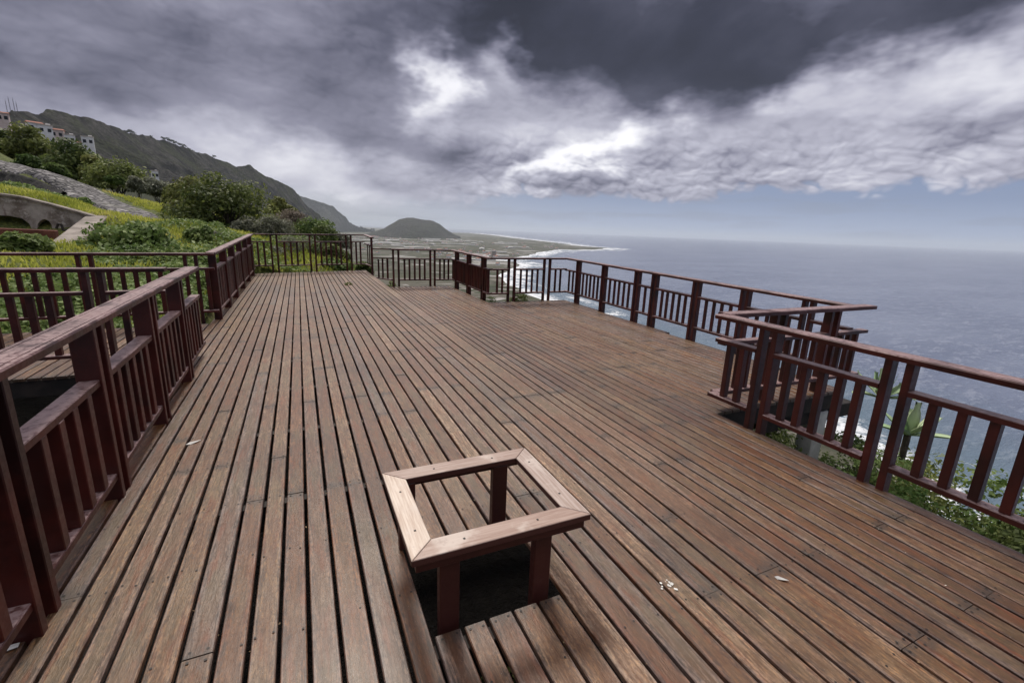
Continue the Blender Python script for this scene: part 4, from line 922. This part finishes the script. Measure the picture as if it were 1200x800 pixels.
pw = empty('plaster_wall', (0, 19.8, 0)); tag(pw, 'old stained plaster wall with a low wide opening and a small dark arch', 'wall')
link('wall_face', me, M['plaster'], pw)
b = MB()
for (xa, za), (xb, zb2) in zip(top[:-1], top[1:]): b.prism([(-.24, 0), (.24, 0), (.24, .07), (-.24, .07)], (xa, .19, za+.002), (xb+.001, .19, zb2+.002))
link('coping', b.mesh('coping', .01), M['cement'], pw)
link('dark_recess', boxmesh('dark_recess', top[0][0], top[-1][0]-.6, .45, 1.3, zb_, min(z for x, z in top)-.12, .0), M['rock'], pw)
rw = REDWALL
b = MB(); zt0, zt1 = rw[0][2], rw[1][2]
b.prism([(-.12, -1.2), (.12, -1.2), (.12, 0), (-.12, 0)], (rw[0][0], rw[0][1], zt0), (rw[1][0], rw[1][1], zt1))
o = link('low_wall', b.mesh('low_wall', .015), M['redwall']); tag(o, 'low red brown wall in front of the plaster wall', 'wall')
r0, r1 = Vector(RAMP[0]), Vector(RAMP[1])
b = MB(); b.prism([(-.28, -.5), (.28, -.5), (.28, 0), (.22, .05), (-.22, .05), (-.28, 0)], r0, r1); o = link('cement_ramp', b.mesh('cement_ramp', .01), M['cement']); tag(o, 'narrow cement ramp slanting down from the end of the plaster wall', 'ramp')
def tube(pts, r, name):
    b = MB(); pts = [Vector(p) for p in pts]
    for A, B in zip(pts[:-1], pts[1:]): b.prism([(r*math.cos(t), r*math.sin(t)) for t in np.arange(0, 6.28, .785)], A, B, up=(0, 1, 0) if abs((B-A).normalized().y) < .8 else (0, 0, 1))
    return b.mesh(name)
o = link('water_pipe', tube(PIPE, .035, 'water_pipe'), M['metal']); tag(o, 'bent dark iron pipe beside the small arch', 'pipe')

# ------------------------------------------------------------------ hill village
def house(label, x, y, z, w, k, rot=0.0):
    root = empty('house', (x, y, z-1.5), math.atan2(-x, y)*0+rot); tag(root, label, 'house', 'houses of the hill village')
    h = 1.5+w*(.40 if k == 2 else .46); d = w*.75
    wall = link('wall', boxmesh('wall', -w/2, w/2, -d/2, d/2, -3, h, 0), M['white'] if k in (0, 2) else M['pink'], root)
    if k in (1, 2):
        b = MB(); b.v = [(-w/2-.3, -d/2-.3, h), (w/2+.3, -d/2-.3, h), (w/2+.3, d/2+.3, h), (-w/2-.3, d/2+.3, h), (-w/2, 0, h+w*.16), (w/2, 0, h+w*.16)]
        b.f = [(0,1,5,4), (2,3,4,5), (1,2,5), (3,0,4), (3,2,1,0)]; b.m = [0]*5
        link('roof', b.mesh('roof'), M['tile'], root)
    else:
        link('roof', boxmesh('roof', -w/2-.1, w/2+.1, -d/2-.1, d/2+.1, h+.003, h+.35, 0), M['cream'], root)
        link('stair_tower', boxmesh('stair_tower', w*.1, w*.4, -d*.2, d*.2, h+.36, h+.2+w*.18, 0), M['white'], root)
    n = max(2, int(w/2.6))
    for q in range(n):
        xx = -w/2+(q+.5)*w/n; link('window', boxmesh('window', xx-.45, xx+.45, -d/2-.06, -d/2+.05, h-2.0, h-.9, 0), M['glass'], root)
for l, x, y, z, w_, k in HOUSES: house(l, x, y, z+1.6, w_*.42, k, .35+random.uniform(-.15, .25))
for (x, y, z, h), l in zip(MASTS, ('leftmost thin radio mast on the mountain top', 'tallest radio mast, second from the left on the mountain top', 'third radio mast on the mountain top', 'shortest radio mast, rightmost of the four on the mountain top')):
    root = empty('radio_mast', (x, y, z-6)); tag(root, l, 'mast', 'radio masts on the mountain top')
    b = MB()
    for sx_, sy_ in ((-.7, -.7), (.7, -.7), (0, .8)): b.prism([(-.16, -.16), (.16, -.16), (.16, .16), (-.16, .16)], (sx_, sy_, 0), (sx_*.25, sy_*.25, h+4), up=(0, 1, 0))
    for q in range(9): zz = 3+q*h/9; s_ = 1-.75*q/9; b.box(-.7*s_, .7*s_, -.75*s_, -.55*s_, zz, zz+.2)
    link('lattice', b.mesh('lattice'), M['metal'], root); link('tip_rod', boxmesh('tip_rod', -.12, .12, -.12, .12, h+4, h+8, 0), M['metal'], root)
# ridge trees
RL = ['first of the three trees at the notch of the mountain ridge, leftmost', 'middle tree of the three at the notch of the mountain ridge', 'right tree of the three at the notch of the mountain ridge', 'single tree on the ridge between the notch and the row', 'tree starting the row on the ridge', 'second tree of the row on the ridge', 'third tree of the row on the ridge', 'fourth tree of the row on the ridge', 'fifth tree of the row on the ridge, the tallest', 'sixth tree of the row on the ridge', 'seventh tree of the row on the ridge', 'last tree of the row on the ridge', 'small tree apart, just below the row on the ridge', 'second small tree apart, below the row on the ridge', 'round tree on the low bump of the ridge', 'little tree near the steep right end of the ridge']
for (x, y, z, s), l in zip(RTREES, RL):
    root = empty('ridge_tree', (x, y, z-10)); tag(root, l, 'tree', 'trees on the mountain ridge')
    v, t = bush_leaves(s*1.25, s*.62, 420, s*.13, clumps=12, asp=.7)
    link('crown', leaf_mesh('crown', v+np.array([0, 0, s*.42+3]), t), LEAF['ridge'], root)
    b = MB(); b.prism([(.5, 0), (0, .5), (-.5, 0), (0, -.5)], (0, 0, -3), (.8, 0, s*.7), up=(0, 1, 0)); link('trunk', b.mesh('trunk'), M['bark'], root)

# ------------------------------------------------------------------ houses and sheds on the coastal plain
def inside(x, y):
    c = False; n = len(poly); j = n-1
    for i in range(n):
        if (poly[i][1] > y) != (poly[j][1] > y) and x < (poly[j][0]-poly[i][0])*(y-poly[i][1])/(poly[j][1]-poly[i][1])+poly[i][0]: c = not c
        j = i
    return c
protos = {}
def mini(kind, w, d, h, mat):
    root = empty(kind, (0, 0, -900))
    link('wall', boxmesh('wall', -w/2, w/2, -d/2, d/2, 0, h, 0), mat, root)
    b = MB(); b.v = [(-w/2-.4, -d/2-.4, h), (w/2+.4, -d/2-.4, h), (w/2+.4, d/2+.4, h), (-w/2-.4, d/2+.4, h), (-w/2, 0, h+d*.18), (w/2, 0, h+d*.18)]
    b.f = [(0,1,5,4), (2,3,4,5), (1,2,5), (3,0,4), (3,2,1,0)]; b.m = [0]*5
    link('roof', b.mesh('roof'), M['tile'] if kind == 'coast_house' else M['sheet'], root)
    return root
pr1 = mini('coast_house', 17, 13, 8, M['white']); pr2 = mini('greenhouse', 120, 26, 5, M['sheet'])
first = {'coast_house': True, 'greenhouse': True}
def place(pr, x, y, rz, sc, label, group, cat):
    if first[pr.name.split('.')[0]]: o = pr; first[pr.name.split('.')[0]] = False
    else:
        o = pr.copy(); COL.objects.link(o)
        for ch in pr.children: 
            c = ch.copy(); COL.objects.link(c); c.parent = o
    o.location = (x, y, SEA+1.2); o.rotation_euler = (0, 0, rz); o.scale = sc
    tag(o, label, cat, group)
rp = random.Random(5)
spots = []
tries = 0
while len(spots) < 150 and tries < 9000:
    tries += 1
    u_ = rp.random()
    if u_ < .45: cx, cy, sx_, sy_ = 760, 6100, 420, 900          # town at the foot of the cliffs
    elif u_ < .8: cx, cy, sx_, sy_ = 900, 2500, 220, 450         # near shore
    else: cx, cy, sx_, sy_ = 1500, 4200, 500, 900
    x, y = rp.gauss(cx, sx_), rp.gauss(cy, sy_)
    if y < 1300 or not inside(x, y) or not inside(x+60, y) or x < .16*y-330: continue
    spots.append((x, y))
for x, y in spots:
    place(pr1, x, y, rp.uniform(0, 3), (rp.uniform(.7, 2.0), rp.uniform(.7, 1.6), rp.uniform(.7, 1.5)), 'tiny pale house scattered on the distant coastal plain', 'houses on the coastal plain', 'house')
k = 0; tries = 0
while k < 38 and tries < 9000:
    tries += 1
    x, y = rp.uniform(500, 2300), rp.uniform(2100, 6200)
    if not inside(x, y) or not inside(x+120, y-60): continue
    place(pr2, x, y, rp.choice((-.25, -.3, 1.2)), (rp.uniform(.7, 2.2), rp.uniform(.8, 2.4), 1), 'long pale greenhouse lying among the fields of the coastal plain', 'greenhouses on the coastal plain', 'greenhouse'); k += 1
tx, ty, tz = TOWER
tw = empty('apartment_tower', (tx, ty, SEA+1)); tag(tw, 'pale square apartment tower standing alone near the distant shore', 'tower block')
link('wall', boxmesh('wall', -13, 13, -10, 10, 0, 34, 0), M['cream'], tw)
link('roof', boxmesh('roof', -13.6, 13.6, -10.6, 10.6, 34.02, 35.5, 0), M['white'], tw)
for q in range(8):
    link('window', boxmesh('window', -11.5, 11.5, -10.3, -9.8, 2.4+q*4, 4.2+q*4, 0), M['glass'], tw)

# ------------------------------------------------------------------ haze
hb = MB(); hb.box(-60000, 70000, -30000, 90000, SEA-4, 420)
hz = link('haze', hb.mesh('haze'))
m = bpy.data.materials.new('haze_air'); m.use_nodes = True; nt = NT(m.node_tree); nt.n.remove(nt.n['Principled BSDF'])
pv = nt.add('ShaderNodeVolumePrincipled'); pv.inputs['Color'].default_value = (.84, .92, 1.0, 1); pv.inputs['Density'].default_value = HAZE; pv.inputs['Anisotropy'].default_value = .1
nt.l.new(pv.outputs[0], nt.n['Material Output'].inputs['Volume'])
hz.data.materials.append(m); hz['kind'] = 'stuff'; hz['label'] = 'pale sea haze over the coast'
m.cycles.homogeneous_volume = True

# ------------------------------------------------------------------ sky
W = bpy.data.worlds.new('World'); SC.world = W; W.use_nodes = True
nt = NT(W.node_tree); bg = nt.n['Background']
SUN_EL, SUN_AZ = R(52), R(SUNAZ)                         # azimuth measured from +Y towards +X
sky = nt.add('ShaderNodeTexSky', sky_type='NISHITA'); sky.sun_disc = False; sky.sun_elevation = SUN_EL; sky.sun_rotation = SUN_AZ
sky.altitude = 200; sky.dust_density = 2.0
dirv = nt.vmath('NORMALIZE', nt.add('ShaderNodeTexCoord').outputs['Generated'])
dx, dy, dz = nt.sep(dirv)
az = nt.math('MULTIPLY', nt.math('ARCTAN2', dx, dy), 57.29578)
el = nt.math('MULTIPLY', nt.math('ARCSINE', dz), 57.29578)
def n2(v, scale, detail, rough=.55, dist=0.0, col=False, off=(0, 0)):
    nd = nt.add('ShaderNodeTexNoise', noise_dimensions='2D')
    nt.put(nd.inputs['Vector'], nt.vmath('ADD', v, (off[0], off[1], 0)) if off != (0, 0) else v)
    nd.inputs['Scale'].default_value = scale; nd.inputs['Detail'].default_value = detail; nd.inputs['Roughness'].default_value = rough; nd.inputs['Distortion'].default_value = dist
    return nd.outputs['Color' if col else 'Fac']
# two sets of coordinates: a cloud sheet high above, and azimuth/elevation for the banks near the horizon
den = nt.math('ADD', nt.math('MAXIMUM', dz, 0.0), .16)
pl = nt.comb(nt.math('DIVIDE', dx, den), nt.math('DIVIDE', dy, den), 0.0)
ae = nt.comb(nt.math('MULTIPLY', az, .055), nt.math('MULTIPLY', el, .105), 0.0)
n_pl = n2(pl, .85, 6.0, .54, .25)
n_pl_s = n2(pl, .85, 2.0, .5, .25, off=(.06, -.20))
n_soft = n2(ae, .9, 5.0, .52, .2, off=(2.3, .7))
warp = n2(ae, 1.7, 4.0, .55, 0, True)
wx, wy, _ = nt.sep(warp)
azw = nt.math('MULTIPLY_ADD', nt.math('SUBTRACT', wx, .5), 17.0, az)
elw = nt.math('MULTIPLY_ADD', nt.math('SUBTRACT', wy, .5), 9.0, el)
wv = nt.vmath('ADD', ae, nt.vmath('SCALE', nt.vmath('SUBTRACT', n2(ae, 2.6, 3.0, .55, 0, True), (.5, .5, 0)), scale=.20))
def puffs(off):
    p = nt.vmath('ADD', wv, off) if off else wv; tot = None
    for s_, a_ in ((2.2, .46), (4.8, .28), (10.0, .16), (21.0, .10)):
        vn = nt.add('ShaderNodeTexVoronoi', feature='F1', voronoi_dimensions='2D'); vn.inputs['Scale'].default_value = s_
        nt.put(vn.inputs['Vector'], p)
        d_ = vn.outputs['Distance']; t_ = nt.math('MULTIPLY', nt.math('SUBTRACT', 1.0, nt.math('MULTIPLY', d_, d_)), a_)
        tot = t_ if tot is None else nt.math('ADD', tot, t_)
    return tot
b0 = puffs(None); b1 = puffs((-.014, .040, 0))
emb = nt.math('SUBTRACT', b0, b1)
br = nt.math('MULTIPLY_ADD', nt.math('SUBTRACT', n_pl, .5), .55, .56)
br = nt.math('MULTIPLY_ADD', nt.math('SUBTRACT', n_pl_s, n_pl), .35, br)
br = nt.math('MULTIPLY_ADD', nt.math('SUBTRACT', n_soft, .5), .45, br)
for (a0, e0, sa, se, rot, amp) in BLOBS:
    c_, s_ = math.cos(R(rot)), math.sin(R(rot))
    da = nt.math('SUBTRACT', azw, a0); de = nt.math('SUBTRACT', elw, e0)
    u_ = nt.math('MULTIPLY_ADD', da, c_/sa, nt.math('MULTIPLY', de, s_/sa))
    v_ = nt.math('MULTIPLY_ADD', da, -s_/se, nt.math('MULTIPLY', de, c_/se))
    g_ = nt.math('EXPONENT', nt.math('MULTIPLY', nt.math('MULTIPLY_ADD', u_, u_, nt.math('MULTIPLY', v_, v_)), -1.0))
    br = nt.math('MULTIPLY_ADD', g_, amp, br)
low = nt.math('MULTIPLY', nt.sstep(el, 12.5, 7.5), nt.sstep(az, 10.0, 30.0))
br = nt.math('MULTIPLY_ADD', emb, nt.math('MULTIPLY_ADD', low, .75, .14), br)
br = nt.math('MULTIPLY_ADD', nt.math('SUBTRACT', b0, .80), nt.math('MULTIPLY_ADD', low, .42, .10), br)
br = nt.math('MAXIMUM', br, nt.math('MULTIPLY_ADD', n_pl, .62, -.10))
br = nt.math('MULTIPLY_ADD', nt.sstep(el, 34.0, 62.0), OVERHEAD_FILL, br)  # extra brightness added to the unseen sky overhead as fill light
br = nt.math('MULTIPLY_ADD', nt.math('MULTIPLY', nt.sstep(dy, -.05, -.5), nt.sstep(el, 50.0, 25.0)), -.35, br)
br = nt.math('MAXIMUM', br, .08)
cloud = nt.ramp(nt.math('MULTIPLY', br, .5), [(0, (.014, .016, .026)), (.075, (.042, .046, .074)), (.16, (.112, .116, .170)), (.26, (.270, .270, .355)), (.38, (.52, .52, .62)), (.52, (.90, .90, .96)), (.75, (1.3, 1.28, 1.3)), (1, (2.2, 2.15, 2.1))])
# the underside of the cloud bank and the clear, hazy band below it
edge = nt.math('SUBTRACT', el, CLBASE)
edge = nt.math('MULTIPLY_ADD', nt.math('SUBTRACT', n_soft, .5), 4.5, edge)
edge = nt.math('MULTIPLY_ADD', nt.math('SUBTRACT', b0, .80), 5.0, edge)
edge = nt.math('SUBTRACT', edge, nt.math('MULTIPLY', nt.sstep(az, 2.0, 60.0), CLTILT))
soft = nt.math('MULTIPLY_ADD', nt.sstep(az, 26.0, 6.0), 1.4, .55)
cov = nt.sstep(nt.math('DIVIDE', edge, soft), -.6, 1.0)
clear = nt.ramp(nt.math('DIVIDE', el, 8.0), [(0, (.40, .47, .63)), (.12, (.36, .44, .63)), (.5, (.235, .300, .48)), (1, (.20, .26, .44))])
clear = nt.mix(nt.math('MULTIPLY', nt.sstep(az, 32.0, 0.0), .75), clear, (.56, .57, .64))
wisp = nt.math('MULTIPLY', nt.sstep(n2(nt.vmath('MULTIPLY', ae, (1.0, 4.5, 1)), 1.5, 5.0, .6), .46, .70), .45)
clear = nt.mix(wisp, clear, (.24, .28, .40))
nis = nt.mix(1.0, sky.outputs[0], (.1, .1, .1), 'MULTIPLY')
clear = nt.mix(.12, clear, nis)
final = nt.mix(cov, clear, cloud)
under = nt.sstep(el, -.2, -1.5)
final = nt.mix(under, final, (.10, .12, .16))
bgc = nt.vmath('SCALE', final, scale=10.0)
nt.put(bg.inputs['Color'], bgc); bg.inputs['Strength'].default_value = .1

sl = bpy.data.lights.new('sun', 'SUN'); sl.energy = SUNE; sl.angle = R(14); sl.color = (1, .92, .82)
so = bpy.data.objects.new('sun', sl); COL.objects.link(so)
sd = Vector((math.sin(SUN_AZ)*math.cos(SUN_EL), math.cos(SUN_AZ)*math.cos(SUN_EL), math.sin(SUN_EL)))
so.rotation_euler = sd.to_track_quat('Z', 'Y').to_euler()

# ------------------------------------------------------------------ camera
cam = bpy.data.cameras.new('camera'); co = bpy.data.objects.new('camera', cam); COL.objects.link(co); SC.camera = co
cam.sensor_width = 36; cam.sensor_fit = 'HORIZONTAL'; cam.lens = 532/1200*36; cam.clip_start = .05; cam.clip_end = 300000
mr = Matrix([[*r] for r in CAMROT]).to_4x4(); mr.translation = Vector((0, 0, 1.6)); co.matrix_world = mr
SC.view_settings.view_transform = 'Standard'; SC.view_settings.look = 'None'; SC.view_settings.exposure = EXPO; SC.view_settings.gamma = 1.0
SC.cycles.max_bounces = 6; SC.cycles.volume_bounces = 1; SC.cycles.transparent_max_bounces = 6
SC.cycles.use_denoising = True
